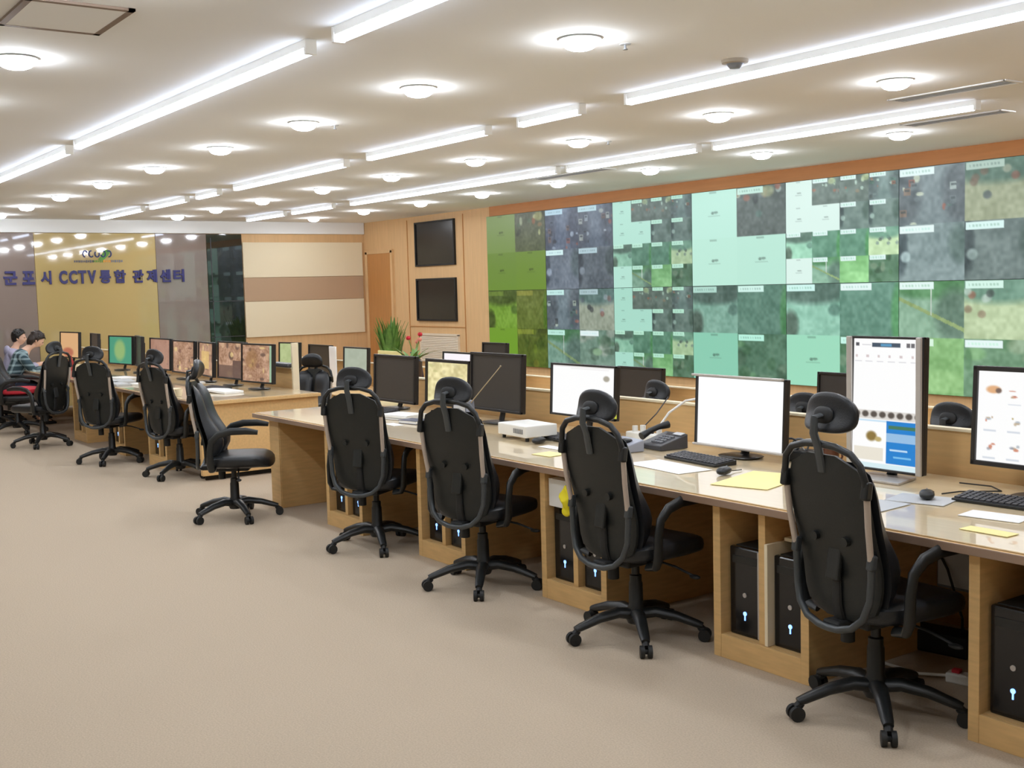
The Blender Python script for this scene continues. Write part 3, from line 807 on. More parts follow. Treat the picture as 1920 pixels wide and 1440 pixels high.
for i, (x0, lb) in enumerate(CABS):
    cabinet(x0, lb)
    for k, bx in enumerate((0.15, 0.41)):
        if i == 4 and k == 1: continue
        tower((x0 + bx + (0.006 if (i, k) == (3, 1) else 0), 4.03, 0.11), 'black computer tower in the %s bay of the cabinet %s' % (('left', 'right')[k], WHERE[i]), 'computer towers in the near desk')
for i, x0 in enumerate((-11.85, -13.2, -14.7)):
    cabinet(x0, 'beech computer cabinet under the far desk, %s from the aisle' % ORD[i])
    for k, bx in enumerate((0.15, 0.41)):
        tower((x0 + bx, 4.03, 0.11), 'black computer tower in the far desk cabinet %s from the aisle, %s bay' % (ORD[i], ('left', 'right')[k]), 'computer towers in the far desk')
# cream board beside a tower, white carton and yellow cloth
b = MB(); b.box((0, 0, 0.23), (0.018, 0.42, 0.46), bev=0.002); b.box((0.10, 0.05, 0.47), (0.18, 0.3, 0.016), bev=0.002)
tag(b.build('foam_board', CREAM, loc=(-3.4385, 4.0, 0.111)), 'cream folded board beside the right tower in the open cabinet', 'board')
t = thing('carton', 'small white carton on the left tower beside the yellow cloth', 'box', (-4.93, 3.93, 0.522))
MB().box((0, 0, 0.075), (0.19, 0.26, 0.15), bev=0.003).build('box', WHITE, t)
MB().box((0, 0, 0.1515), (0.19, 0.26, 0.003)).build('lid', PAPER, t)
b = MB()
rr = random.Random(3)
b.ell((0, -0.02, 0), (0.042, 0.022, 0.085), nu=18, nv=14, fn=lambda p: Vector((p.x * (1 + 0.35 * math.sin(p.z * 60)), p.y * (1 + 0.4 * math.cos(p.z * 70 + p.x * 40)), p.z)))
tag(b.build('cloth', YELLOW, loc=(-4.80, 3.765, 0.585)), 'crumpled bright yellow cloth hung on the cabinet divider', 'cloth')
# under the desk at the right: power strip, cable, grey panel
t = thing('power_strip', 'white power strip with a red switch on the floor below the right desk', 'power strip', (-2.74, 4.32, 0.0), R(14))
MB().box((0, 0, 0.022), (0.26, 0.06, 0.044), bev=0.008).build('body', WHITE, t)
MB().box((-0.09, 0, 0.05), (0.035, 0.035, 0.016), bev=0.004).build('switch', RED, t)
b = MB(); b.tube([(-0.13, 0, 0.022), (-0.25, -0.02, 0.012), (-0.42, 0.03, 0.01), (-0.55, 0.1, 0.01)], 0.007, 8); b.build('cord', WHITE, t)
t = thing('cable_box', 'black adapter box on the floor below the right desk', 'adapter', (-3.12, 4.62, 0), R(10))
MB().box((0, 0, 0.05), (0.3, 0.14, 0.1), bev=0.01).build('case', BLACKM, t)
b = MB(); b.tube([(0.1, 0, 0.09), (0.14, -0.1, 0.2), (0.05, -0.05, 0.4), (-0.1, 0.06, 0.55)], 0.006, 8); b.build('cord', BLACKM, t)
t = thing('grey_case', 'grey metal case fixed below the worktop at the right knee space', 'case', (-3.03, 4.79, 0.30))
MB().box((0, 0, 0.207), (0.22, 0.36, 0.41), bev=0.006).build('body', GREY, t)
MB().box((0, -0.183, 0.207), (0.20, 0.006, 0.38), bev=0.002).build('front_plate', LGREY, t)

# ------------------------------------------------------------------ monitors
def web_img(kind):
    rng = np.random.default_rng(sum(map(ord, kind)))
    a = np.full((96, 150, 3), 252.0)
    if kind == 'blank': rect(a, 0, 0, 1, 1, (254, 254, 254))
    elif kind == 'blank_mark':
        rect(a, 0, 0, 1, 0.03, (230, 226, 226)); rect(a, 0.3, 0.05, 0.9, 0.065, (232, 226, 226)); blob(a, 0.86, 0.22, 0.05, 0.06, (170, 165, 150))
    elif kind == 'site':      # upright web page
        a = np.full((150, 96, 3), 252.0)
        rect(a, 0.03, 0.035, 0.08, 0.06, (90, 90, 96)); rect(a, 0.12, 0.045, 0.26, 0.055, (206, 206, 210)); rect(a, 0.27, 0.035, 0.68, 0.065, (70, 84, 100)); rect(a, 0.4, 0.04, 0.55, 0.06, (90, 150, 190))
        for x in (0.76, 0.82, 0.93): rect(a, x, 0.035, x + 0.05, 0.065, (110, 108, 112))
        for k in range(6): rect(a, 0.03 + k * 0.16, 0.125, 0.065 + k * 0.16, 0.145, (214, 200, 200)); rect(a, 0.02 + k * 0.16, 0.17, 0.12 + k * 0.16, 0.18, (214, 214, 218))
        rect(a, 0.0, 0.555, 1, 0.62, (220, 216, 210))
        for k in range(8): blob(a, 0.06 + k * 0.125, 0.58, 0.05, 0.025, (88, 80, 74))
        rect(a, 0, 0.63, 1, 0.64, (200, 226, 244))
        blob(a, 0.28, 0.75, 0.08, 0.04, (140, 116, 60)); blob(a, 0.38, 0.77, 0.05, 0.02, (190, 170, 110))
        rect(a, 0.03, 0.84, 0.46, 0.94, (232, 226, 212)); rect(a, 0.5, 0.63, 0.97, 0.955, (30, 128, 206)); rect(a, 0.53, 0.66, 0.93, 0.69, (70, 120, 90)); rect(a, 0.5, 0.72, 0.97, 0.79, (150, 190, 226))
        rect(a, 0.55, 0.84, 0.8, 0.855, (190, 220, 244)); rect(a, 0.6, 0.89, 0.85, 0.91, (120, 190, 236)); rect(a, 0, 0.96, 1, 1, (214, 236, 242))
    elif kind == 'shop':
        blob(a, 0.12, 0.2, 0.06, 0.045, (226, 176, 130)); blob(a, 0.16, 0.21, 0.025, 0.03, (120, 100, 90))
        for i in range(3):
            for j in range(5):
                if (i, j) == (0, 0): continue
                x, y = 0.1 + j * 0.19, 0.22 + i * 0.3
                for _q in range(4): blob(a, x + rng.uniform(-0.035, 0.04), y + rng.uniform(-0.02, 0.06), rng.uniform(0.006, 0.026), rng.uniform(0.008, 0.02), [(170, 178, 186), (190, 170, 140), (150, 156, 170), (200, 120, 90), (180, 160, 90)][rng.integers(0, 5)], 0.8)
                rect(a, x - 0.05, y + 0.13, x + 0.05, y + 0.145, (214, 220, 228))
    elif kind == 'map':
        a[:] = (226, 214, 160); a += (up_noise(rng, 96, 150, 14, 18) - 0.5) * 60
        for _ in range(24): blob(a, rng.random(), rng.random(), rng.uniform(0.02, 0.08), rng.uniform(0.02, 0.06), rng.choice([(192, 190, 130), (236, 226, 180), (206, 196, 150)]), 0.6)
    elif kind == 'green':
        a[:] = (70, 150, 120); blob(a, 0.45, 0.5, 0.25, 0.4, (150, 180, 110), 0.9)
    elif kind == 'pale_green':
        a[:] = (176, 190, 136); a += (up_noise(rng, 96, 150, 10, 10) - 0.5) * 20
    elif kind == 'pale_grey':
        a[:] = (168, 178, 160); a += (up_noise(rng, 96, 150, 10, 10) - 0.5) * 12
    elif kind == 'white': rect(a, 0, 0, 1, 1, (250, 244, 250)); rect(a, 0.9, 0, 1, 1, (200, 206, 246))
    elif kind == 'orange':
        a[:] = (214, 168, 120); blob(a, 0.4, 0.8, 0.3, 0.2, (170, 90, 70), 0.8)
    elif kind.startswith('cctv'):
        k = int(kind[4:]); rng = np.random.default_rng(60 + k)
        a[:] = (176, 138, 112); a += (up_noise(rng, 96, 150, 30, 40) - 0.5) * 50 + (up_noise(rng, 96, 150, 6, 8) - 0.5) * 40
        for _ in range(14): blob(a, rng.random(), rng.random(), rng.uniform(0.02, 0.1), rng.uniform(0.02, 0.1), [(236, 208, 140), (120, 84, 70), (210, 176, 140), (90, 70, 62)][rng.integers(0, 4)], 0.7)
        if k == 2: rect(a, 0.55, 0.5, 1, 1, (92, 70, 64), 0.85); rect(a, 0, 0.65, 0.6, 1, (104, 80, 70), 0.8)
        if k == 3: rect(a, 0.9, 0, 1, 1, (150, 190, 160), 0.9); blob(a, 0.3, 0.4, 0.2, 0.3, (150, 110, 70), 0.6)
        if k == 1: rect(a, 0.15, 0.25, 0.7, 0.8, (230, 196, 120), 0.7)
        if k == 4: a[:] = a * 0.35 + np.array((168, 126, 110)) * 0.65
    return np.clip(a, 0, 255)
MG = 'desk monitors'
def monitor(loc, w, h, zb, label, kind=None, bezel=None, yaw=0.0, tilt=0.05, base='plate', group=MG, bz=0.018, back=False, scr=None):
    """w x h outer size, zb height of the lower edge above the desk"""
    bezel = bezel or BEZEL
    t = thing('monitor', label, 'monitor', loc, yaw, group)
    M = Matrix.Translation((0, 0, zb)) @ Matrix.Rotation(-tilt, 4, 'X')
    fr = MB()
    fr.box((0, 0.028, h / 2), (w, 0.03, h), bev=0.006)
    fr.box((0, 0.05, h / 2), (w * 0.7, 0.03, h * 0.62), bev=0.012)
    for s in (-1, 1):
        fr.box((s * (w / 2 - bz / 2), 0.006, h / 2), (bz, 0.018, h), bev=0.003)
        fr.box((0, 0.006, h / 2 + s * (h / 2 - bz / 2)), (w, 0.018, bz), bev=0.003)
    fo = fr.build('housing', bezel, t); fo.data.transform(M)
    if kind:
        so = picture('screen', web_img(kind), w - 2 * bz, h - 2 * bz, t, 0.011, bz, mtl=screen_mat('monitor_screen', 1.0))
    else:
        so = MB().box((0, 0.012, h / 2), (w - 2 * bz, 0.004, h - 2 * bz)).build('screen', scr or OFFSCR, t)
    so.data.transform(M)
    b = MB(); b.tube([(0, 0.06, 0.012), (0, 0.075, zb * 0.6 + 0.02), (0, 0.062, zb + h * 0.3)], [0.03, 0.028, 0.026], 10, flat=0.5)
    b.build('neck', bezel, t)
    b = MB()
    if base == 'plate': b.ell((0, 0.03, 0.008), (0.13, 0.095, 0.008), pw=0.7)
    elif base == 'wide':
        b.prism([(-0.17, -0.12), (0.17, -0.12), (0.12, 0.09), (-0.12, 0.09)], 0.012, Matrix.Identity(4), bev=0.003)
    b.build('base', bezel if base == 'plate' else SILVB, t)
    return t
MY = 4.68; KM = MY / 4.45
def mz(zb): return 1.73 - (1.73 - (DZ + zb)) * KM - DZ
monitor((-7.88 * KM, MY, DZ), 0.645 * KM, 0.37 * KM, mz(0.10), 'switched off dark grey monitor nearest the left end of the near desk', bz=0.02)
monitor((-7.13 * KM, MY + 0.02, DZ), 0.60 * KM, 0.34 * KM, mz(0.12), 'monitor showing a pale yellow map on the near desk', 'map', bz=0.024)
monitor((-6.48 * KM, MY, DZ), 0.62 * KM, 0.40 * KM, mz(0.13), 'switched off dark monitor behind the thin raised rod', bz=0.018)
monitor((-5.535 * KM, MY, DZ), 0.635 * KM, 0.33 * KM, mz(0.16), 'lit white monitor with a small mark at its upper right, beside the yellow note', 'blank_mark', bz=0.014)
monitor((-4.23 * KM, MY, DZ), 0.635 * KM, 0.385 * KM, mz(0.09), 'large blank white monitor with a silver upper edge on near desk', 'blank', bz=0.012)
mm = [c for c in bpy.data.objects if c.type == 'EMPTY' and c.get('label', '').startswith('large blank white')][0]
for zz in (mz(0.09) + 0.385 * KM, mz(0.09) + 0.007): MB().box((0, -0.004, zz), (0.675, 0.024, 0.013), bev=0.004).build('edge_trim', SILVB, mm)
monitor((-3.31 * KM, MY, DZ), 0.40 * KM, 0.625 * KM, mz(0.08), 'tall upright monitor with silver sides showing a web page', 'site', bz=0.012, tilt=0.03, base='wide')
mm = [c for c in bpy.data.objects if c.type == 'EMPTY' and c.get('label', '').startswith('tall upright')][0]
for s in (-1, 1): MB().box((s * 0.199, -0.008, mz(0.08) + 0.3125 * KM), (0.028, 0.016, 0.625 * KM), bev=0.004).build('side_trim', SILVB, mm)
monitor((-2.56 * KM, MY, DZ), 0.62 * KM, 0.425 * KM, mz(0.165), 'black framed monitor with shop pictures cut by the right picture edge', 'shop', bz=0.022)

FG = 'monitors of the far desk'
for (x, w, h, zb, kind, yw, lb) in (
        (-10.56, 0.60, 0.385, 0.11, 'cctv3', 0.12, 'monitor with brown camera picture and green edge at aisle end of far desk'),
        (-11.22, 0.64, 0.385, 0.115, 'cctv2', 0.05, 'monitor with brown picture, dark lower half, second from aisle end of far desk'),
        (-11.93, 0.58, 0.37, 0.11, 'cctv1', -0.1, 'monitor with a yellow centred brown picture, third from aisle end of far desk'),
        (-12.62, 0.70, 0.37, 0.11, 'cctv0', 0.0, 'monitor with busy beige camera picture, fourth from aisle end of far desk'),
        (-13.4, 0.72, 0.37, 0.12, 'cctv4', 0.0, 'monitor with plain pinkish brown picture, fifth from aisle end of far desk'),
        (-14.2, 0.66, 0.38, 0.12, None, -0.2, 'dark switched off monitor left of the pinkish brown one, far desk'),
        (-14.92, 0.72, 0.37, 0.12, 'green', 0.12, 'monitor with a turquoise green picture on the far desk'),
        (-16.1, 0.56, 0.38, 0.12, None, -0.1, 'narrow dark monitor alone before the yellow wall panel'),
        (-17.35, 0.74, 0.38, 0.12, 'orange', 0.1, 'orange lit monitor beside the two people')):
    monitor((x * KM, MY, DZ), w * KM, h * KM, mz(zb), lb, kind, yaw=yw, group=FG)

# ------------------------------------------------------------------ lower tier desk with its monitors
t = thing('lower_desk', 'long beech desk of the lower row in front of the video wall', 'desk', (-8.2, 6.37, LOW))
MB().box((0, 0, 0.72), (13.4, 0.84, 0.04), bev=0.004).build('top', WOODH, t)
MB().box((0, 0.425, 0.51), (13.4, 0.03, 1.02)).build('back_panel', WOODH, t)
MB().box((0, 0.425, 1.027), (13.4, 0.05, 0.014), bev=0.003).build('cap_strip', CREAM, t)
for k in range(8): MB().box((-6.65 + k * 1.9, 0, 0.35), (0.05, 0.80, 0.70)).build('support', WOOD, t)
LZ = LOW + 0.7405; LY = 6.45; LG = 'monitors of the lower row'
for (x, w, h, zt, kind, yw, lb) in (
        (-14.2, 0.46, 0.35, 1.08, 'pale_green', 0.2, 'pale green lit monitor at the far left of the lower row'),
        (-13.3, 0.64, 0.40, 1.07, None, 0.0, 'dark monitor in lower row behind the chair facing the camera'),
        (-12.33, 0.62, 0.38, 1.065, 'pale_grey', 0.0, 'pale grey lit monitor with dark frame in lower row'),
        (-10.05, 0.62, 0.38, 1.075, 'white', 0.0, 'white lit monitor of lower row behind the map monitor'),
        (-9.40, 0.42, 0.42, 1.19, None, 0.0, 'dark monitor in lower row peeping above the switched off near one'),
        (-7.78, 0.38, 0.36, 1.02, 'white', 0.0, 'white lit monitor in lower row mostly hidden by the near white one'),
        (-7.25, 0.56, 0.36, 1.035, None, 0.0, 'dark monitor in lower row between the two near white monitors'),
        (-5.20, 0.34, 0.36, 1.08, None, 0.0, 'narrow dark monitor in lower row beside the tall upright one')):
    monitor((x, LY, LZ), w, h, zt - h - LZ, lb, kind, yaw=yw, group=LG)
t = thing('side_cabinet', 'low beech cabinet with a dark top at the left end of the lower row', 'cabinet', (-13.75, 5.55, LOW))
MB().box((0, 0, 0.44), (0.5, 0.45, 0.88), bev=0.003).build('body', WOOD, t)
MB().box((0, 0, 0.895), (0.52, 0.47, 0.03), bev=0.004).build('top', DGREY, t)
t = thing('partition_post', 'slim cream partition edge at the aisle end of the far desk', 'partition', (-10.915, 5.03, 0))
MB().box((0, 0, 0.61), (0.032, 0.07, 1.22), bev=0.003).build('board', CREAM, t)
t = thing('document_tray', 'flat dark grey tray on the privacy panel end of the far desk', 'tray', (-11.22, 5.03, 0.967))
MB().box((0, 0, 0.012), (0.50, 0.12, 0.024), bev=0.004).build('tray', DGREY, t); MB().box((0, 0, 0.031), (0.46, 0.10, 0.014), bev=0.003).build('lid', GREY, t)
b = MB(); b.box((0, 0, 0), (0.5, 0.02, 0.50), bev=0.004)
tag(b.build('paper_board', YPAPER, loc=(-11.2, 6.3, LZ + 0.251)), 'pale yellow board standing upright in the lower row below the tall plant', 'board')
b = MB(); b.box((0, 0, 0), (0.17, 0.02, 0.50), bev=0.004)
tag(b.build('paper_board', PAPER, loc=(-12.83, 6.42, LZ + 0.251)), 'narrow cream white board between dark and pale grey lower monitors', 'board')

# potted plants
def blade(b, base, az, lean, ln, w):
    pts = []
    d = Vector((math.cos(az), math.sin(az), 0)); sd = Vector((-math.sin(az), math.cos(az), 0))
    for i in range(7):
        v = i / 6
        p = Vector(base) + d * (lean * v * v) + Vector((0, 0, ln * v * (1 - 0.1 * v)))
        pts.append((p, w * (1 - v ** 2.2) * (0.5 + 0.9 * min(1, v * 3)) + 0.002))
    vs = []
    for p, ww in pts:
        vs.append([b.bm.verts.new(p - sd * ww), b.bm.verts.new(p + d * 0.006), b.bm.verts.new(p + sd * ww)])
    for A, B in zip(vs, vs[1:]):
        b.bm.faces.new((A[0], A[1], B[1], B[0])); b.bm.faces.new((A[1], A[2], B[2], B[1]))
t = thing('potted_plant', 'tall green plant with upright blade leaves by the wood door', 'plant', (-16.2, 9.15, LOW))
MB().lathe([(0.0, 0.0), (0.17, 0.0), (0.2, 0.3), (0.22, 0.62), (0.2, 0.62), (0.19, 0.58), (0.0, 0.58)], n=28).build('pot', POTB, t)
MB().lathe([(0.0, 0.592), (0.188, 0.59)], n=20).build('soil', SOIL, t)
rr = random.Random(21)
for k in range(70):
    b = MB(); a = rr.uniform(0, 2 * PI); r0 = rr.uniform(0.0, 0.13)
    blade(b, (r0 * math.cos(a), r0 * math.sin(a), 0.585), a + rr.uniform(-0.6, 0.6), rr.uniform(0.02, 0.2), rr.uniform(0.65, 1.02), rr.uniform(0.03, 0.05))
    b.build('leaf', GREENL, t, angle=60)
t = thing('potted_plant', 'small trailing plant in a brown pot beside the map monitor', 'plant', (-10.72, 6.3, LZ), 0)
MB().lathe([(0.0, 0.0), (0.09, 0.0), (0.115, 0.40), (0.10, 0.40), (0.098, 0.38), (0.0, 0.38)], n=20).build('pot', POTB, t)
for k in range(22):
    b = MB(); a = rr.uniform(0, 2 * PI)
    blade(b, (0.05 * math.cos(a), 0.05 * math.sin(a), 0.38), a, rr.uniform(0.12, 0.36), rr.uniform(0.05, 0.24), rr.uniform(0.014, 0.025))
    b.build('leaf', GREENL, t, angle=60)
t = thing('flower_vase', 'dark vase with pink and red flowers between tall plant and wood wall', 'flowers', (-11.1, 6.56, LZ))
MB().lathe([(0.0, 0.0), (0.06, 0.0), (0.10, 0.2), (0.08, 0.35), (0.04, 0.45), (0.05, 0.48), (0.035, 0.47), (0.0, 0.40)], n=20).build('vase', mat('dark_blue_glaze', (58, 52, 76), 0.3), t)
for k in range(4):
    b = MB(); a = rr.uniform(0, 2 * PI); q = (0.07 * math.cos(a), 0.07 * math.sin(a), 0.47 + rr.uniform(0.06, 0.24))
    b.tube([(0, 0, 0.42), (q[0] * 0.4, q[1] * 0.4, 0.5), q], 0.005, 6); st = b.build('stem', GREENL, t)
    b = MB(); b.ell(q, (0.022, 0.022, 0.02), fn=lambda p: p * (1 + 0.25 * math.sin(8 * math.atan2(p.y, p.x)))); b.build('blossom', mat('pink_petals', (226, 150, 130), 0.6) if k % 2 else RED, st)

# ------------------------------------------------------------------ things on the near desk
GZ = DZ + 0.0005
def keyboard(loc, yaw, label, w=0.44, d=0.15, group='keyboards'):
    t = thing('keyboard', label, 'keyboard', loc, yaw, group)
    MB().prism([(-d / 2, 0), (d / 2, 0), (d / 2, 0.026), (-d / 2, 0.012)], w, Matrix(((0, 0, 1, -w / 2), (1, 0, 0, 0), (0, 1, 0, 0), (0, 0, 0, 1))), bev=0.002).build('case', BLACK, t)
    b = MB()
    for r in range(5):
        y = -d / 2 + 0.022 + r * 0.026; z = 0.012 + (y + d / 2) / d * 0.014 + 0.003
        n = 15
        for k in range(n):
            x = -w / 2 + 0.018 + k * (w - 0.036) / (n - 1)
            b.box((x, y, z), (0.021, 0.02, 0.008), rot=(0.09, 0, 0))
    b.build('keys', KEYS, t)
    return t
keyboard((-4.50, 4.44, GZ), R(-6), 'black keyboard below the large blank white monitor')
keyboard((-2.72, 4.5, GZ), R(3), 'dark keyboard at the right picture edge before the shop monitor')
keyboard((-5.72, 4.46, GZ), R(-6), 'dark keyboard before the near white monitor with the small mark')
keyboard((-8.15, 4.45, GZ), R(5), 'dark keyboard before the switched off monitor at the left desk end')
keyboard((-11.5, 4.4, GZ), R(4), 'dark keyboard on the far desk by the white booklet')
def mouse(loc, yaw, label, m, group='computer mice'):
    t = thing('mouse', label, 'mouse', loc, yaw, group)
    MB().ell((0, 0, 0.017), (0.032, 0.056, 0.02), pw=0.85, fn=lambda p: Vector((p.x * (1 - 0.12 * p.y / 0.056), p.y, max(p.z, -0.016) + 0.004 * (1 - (p.y / 0.056) ** 2)))).build('shell', m, t)
    MB().cyl((-0.003, 0.03, 0.034), (0.003, 0.03, 0.034), 0.008, n=12).build('scroll_wheel', GREY, t)
    b = MB(); b.tube([(0, 0.055, 0.012), (0.01, 0.1, 0.006), (0.03, 0.15, 0.005)], 0.0025, 6); b.build('cord', m, t)
    return t
mouse((-4.1, 4.22, GZ), R(20), 'black mouse right of the white papers before the large blank monitor', BLACK)
t = tag(MB().box((0, 0, 0.002), (0.26, 0.2, 0.004), bev=0.0015).build('mouse_pad', LGREY, loc=(-3.03, 4.34, GZ), rotz=R(14)), 'light grey mouse pad under the black mouse by the upright monitor', 'mouse pad')
mouse((-3.02, 4.36, GZ + 0.0045), R(35), 'black mouse on the light grey pad by the upright monitor', BLACK)
mouse((-5.72, 4.26, GZ), R(15), 'dark mouse before the near white monitor', BLACK)
mouse((-12.2, 4.5, GZ), R(10), 'white mouse on the far desk before the beige monitor', WHITE)
def sheet(loc, w, d, yaw, label, m=PAPER, h=0.003, name='paper_sheet', cat='paper', group=None):
    return tag(MB().box((0, 0, h / 2), (w, d, h), bev=min(0.001, h * 0.3)).build(name, m, loc=loc, rotz=yaw), label, cat, group)
sheet((-4.48, 4.19, GZ), 0.46, 0.22, R(-6), 'white paper sheets before the black keyboard at the large blank monitor')
sheet((-3.86, 4.22, GZ), 0.30, 0.46, R(16), 'pale yellow sheet lying right of the large blank monitor', YPAPER)
sheet((-3.12, 4.08, GZ), 0.26, 0.26, R(4), 'white printed sheet left of the mouse pad behind the nearest chair', LGREY)
sheet((-2.62, 4.24, GZ), 0.25, 0.14, R(8), 'white sheet below the keyboard at right picture edge')
sheet((-2.48, 3.97, GZ), 0.2, 0.08, R(0), 'narrow pale yellow note near the front edge at right', YPAPER)
sheet((-5.5, 4.2, GZ), 0.2, 0.08, R(0), 'small white sheet before the dark mouse')
sheet((-5.3, 4.02, GZ), 0.16, 0.14, R(4), 'small pale yellow note beside the second chair headrest', YPAPER)
t = thing('paper_stack', 'stack of white papers on the desk between third and fourth chairs', 'papers', (-7.6, 4.38, GZ), R(12))
for k in range(4): MB().box((rr.uniform(-0.01, 0.01), rr.uniform(-0.01, 0.01), 0.005 + k * 0.009), (0.30, 0.21, 0.008), rot=(0, 0, rr.uniform(-0.06, 0.06))).build('sheet', PAPER, t)
t = thing('notebook', 'dark blue grey notebook beside the white paper stack', 'notebook', (-7.28, 4.28, GZ), R(10))
MB().box((0, 0, 0.012), (0.19, 0.13, 0.02), bev=0.002).build('pages', PAPER, t); MB().box((0, 0, 0.0235), (0.195, 0.135, 0.003)).build('cover', mat('slate_cover', (84, 88, 106), 0.5), t); MB().box((0, 0, 0.001), (0.195, 0.135, 0.002)).build('cover', MATS['slate_cover'], t)
sheet((-7.3, 4.12, GZ), 0.18, 0.08, R(-5), 'small white card before the dark notebook')
# grey desk unit with a thin raised rod
t = thing('desk_radio', 'light grey desk unit with a long thin raised rod', 'radio', (-6.97, 4.52, GZ), R(20))
MB().box((0, 0, 0.085), (0.15, 0.1, 0.17), bev=0.01, taper=0.85).build('body', mat('blue_grey_plastic', (150, 154, 166), 0.45), t)
MB().box((0, -0.055, 0.09), (0.1, 0.006, 0.09), bev=0.002).build('front_panel', LGREY, t)
b = MB(); b.tube([(0.06, 0.0, 0.15), (0.32, 0.02, 0.42)], [0.0045, 0.0035], 8); b.ell((0.32, 0.02, 0.42), (0.007, 0.007, 0.007)); b.build('rod', mat('brass_rod', (176, 160, 130), 0.3, metal=0.5), t)
# white device box
t = thing('device_box', 'white flat device box with small feet left of near white monitor', 'device', (-5.98, 4.36, GZ), R(-4))
MB().box((0, 0, 0.062), (0.34, 0.24, 0.075), bev=0.006).build('case', WHITE, t)
for sx in (-1, 1):
    for sy in (-1, 1): MB().cyl((sx * 0.14, sy * 0.09, 0), (sx * 0.14, sy * 0.09, 0.026), 0.012, n=12).build('foot', BLACKM, t)
b = MB()
for k in range(7): b.box((0.03 + k * 0.017, -0.121, 0.062), (0.009, 0.003, 0.03))
b.build('vent_slots', GREY, t)
# telephone
t = thing('desk_telephone', 'black desk telephone with handset left of the large blank monitor', 'telephone', (-5.02, 4.66, GZ), R(-6))
MB().prism([(-0.10, 0), (0.10, 0), (0.10, 0.085), (-0.10, 0.03)], 0.21, Matrix(((0, 0, 1, -0.105), (1, 0, 0, 0), (0, 1, 0, 0), (0, 0, 0, 1))), bev=0.005).build('body', DGREY, t)
b = MB(); b.tube([(-0.085, -0.1, 0.07), (-0.088, -0.03, 0.098), (-0.088, 0.03, 0.115), (-0.085, 0.1, 0.125)], [0.024, 0.017, 0.017, 0.024], 12); b.build('handset', BLACK, t)
b = MB()
for r in range(4):
    for c_ in range(4): b.box((-0.02 + c_ * 0.026, -0.06 + r * 0.028, 0.045 + r * 0.0077), (0.018, 0.018, 0.01), rot=(0.27, 0, 0))
b.build('keypad', GREY, t)
MB().box((0.055, 0.072, 0.083), (0.08, 0.035, 0.006), rot=(0.27, 0, 0), bev=0.001).build('display', LGREY, t)
b = MB(); b.tube([(-0.09 + 0.012 * math.cos(k * 1.1), -0.11 - k * 0.0015, 0.012 + 0.01 * math.sin(k * 1.1)) for k in range(40)], 0.0025, 6); b.build('cord', BLACK, t)
# multi plug box with cables by the panel
t = thing('power_strip', 'white multi socket strip with plugs behind the second chair headrest', 'power strip', (-5.32, 4.80, GZ), R(-4))
MB().box((0, 0, 0.025), (0.34, 0.08, 0.05), bev=0.008).build('body', WHITE, t)
for k in range(4):
    b = MB(); b.cyl((-0.12 + k * 0.08, 0, 0.045), (-0.12 + k * 0.08, 0, 0.085 + 0.01 * (k % 2)), 0.018, n=12); b.build('plug', BLACK if k == 2 else WHITE, t)
b = MB(); b.tube([(0.10, 0, 0.08), (0.12, 0.08, 0.18), (0.17, 0.17, 0.25), (0.28, 0.20, 0.272), (0.42, 0.205, 0.24)], 0.008, 8); b.build('white_cord', WHITE, t)
b = MB(); b.tube([(-0.04, 0, 0.08), (-0.03, 0.1, 0.16), (-0.02, 0.19, 0.26)], 0.004, 8); b.build('grey_cord', DGREY, t)
t = thing('handset_cradle', 'grey desk device with a sloped top before the multi socket strip', 'device', (-5.12, 4.42, GZ), R(-10))
MB().prism([(-0.08, 0), (0.08, 0), (0.08, 0.07), (-0.08, 0.03)], 0.24, Matrix(((0, 0, 1, -0.12), (1, 0, 0, 0), (0, 1, 0, 0), (0, 0, 0, 1))), bev=0.006).build('body', mat('blue_grey_plastic', (150, 154, 166), 0.45), t)
MB().ell((0.04, 0, 0.062), (0.03, 0.045, 0.014)).build('grip', BLACK, t)
b = MB(); b.box((0, 0, 0.0), (0.05, 0.004, 0.07))
tag(b.build('sticky_note', mat('lime_note', (206, 214, 60), 0.7), loc=(-5.47, 4.66, 0.93)), 'lime yellow note stuck at the right edge of near white monitor', 'note')
# gadget and mug between the blank and the upright monitors
t = thing('speaker_phone', 'black and grey cable gadget right of the large blank monitor', 'gadget', (-4.12, 4.84, GZ), R(8))
MB().box((0, 0, 0.03), (0.17, 0.12, 0.06), bev=0.012).build('body', BLACKM, t)
for k in range(3):
    b = MB(); b.tube([(-0.06 + 0.05 * math.cos(q) + k * 0.05, -0.02 + 0.012 * k, 0.085 + 0.035 * math.sin(q)) for q in np.linspace(0, 2 * PI, 14)][:-1], 0.006, 6, closed=True); b.build('cable_coil', (DGREY, GREY, SILVB)[k], t)
t = thing('mug', 'dark brown mug behind the nearest chair headrest', 'mug', (-3.93, 4.84, GZ))
mg = mat('brown_glaze', (86, 44, 26), 0.3)
MB().lathe([(0.0, 0.0), (0.036, 0.0), (0.04, 0.012), (0.042, 0.10), (0.037, 0.10), (0.035, 0.014), (0.0, 0.01)], n=24).build('cup', mg, t)
b = MB(); b.tube([(0.04, 0, 0.08), (0.068, 0, 0.075), (0.072, 0, 0.05), (0.06, 0, 0.028), (0.04, 0, 0.025)], 0.006, 8); b.build('handle', mg, t)
b = MB(); b.tube([(-3.15, 4.8, DZ + 0.006), (-3.0, 4.82, DZ + 0.006), (-2.9, 4.74, DZ + 0.006), (-3.02, 4.6, DZ + 0.006), (-3.04, 4.5, DZ + 0.006)], 0.0035, 6)
tag(b.build('cable', BLACKM), 'thin black cable on the desk right of the upright monitor', 'cable')
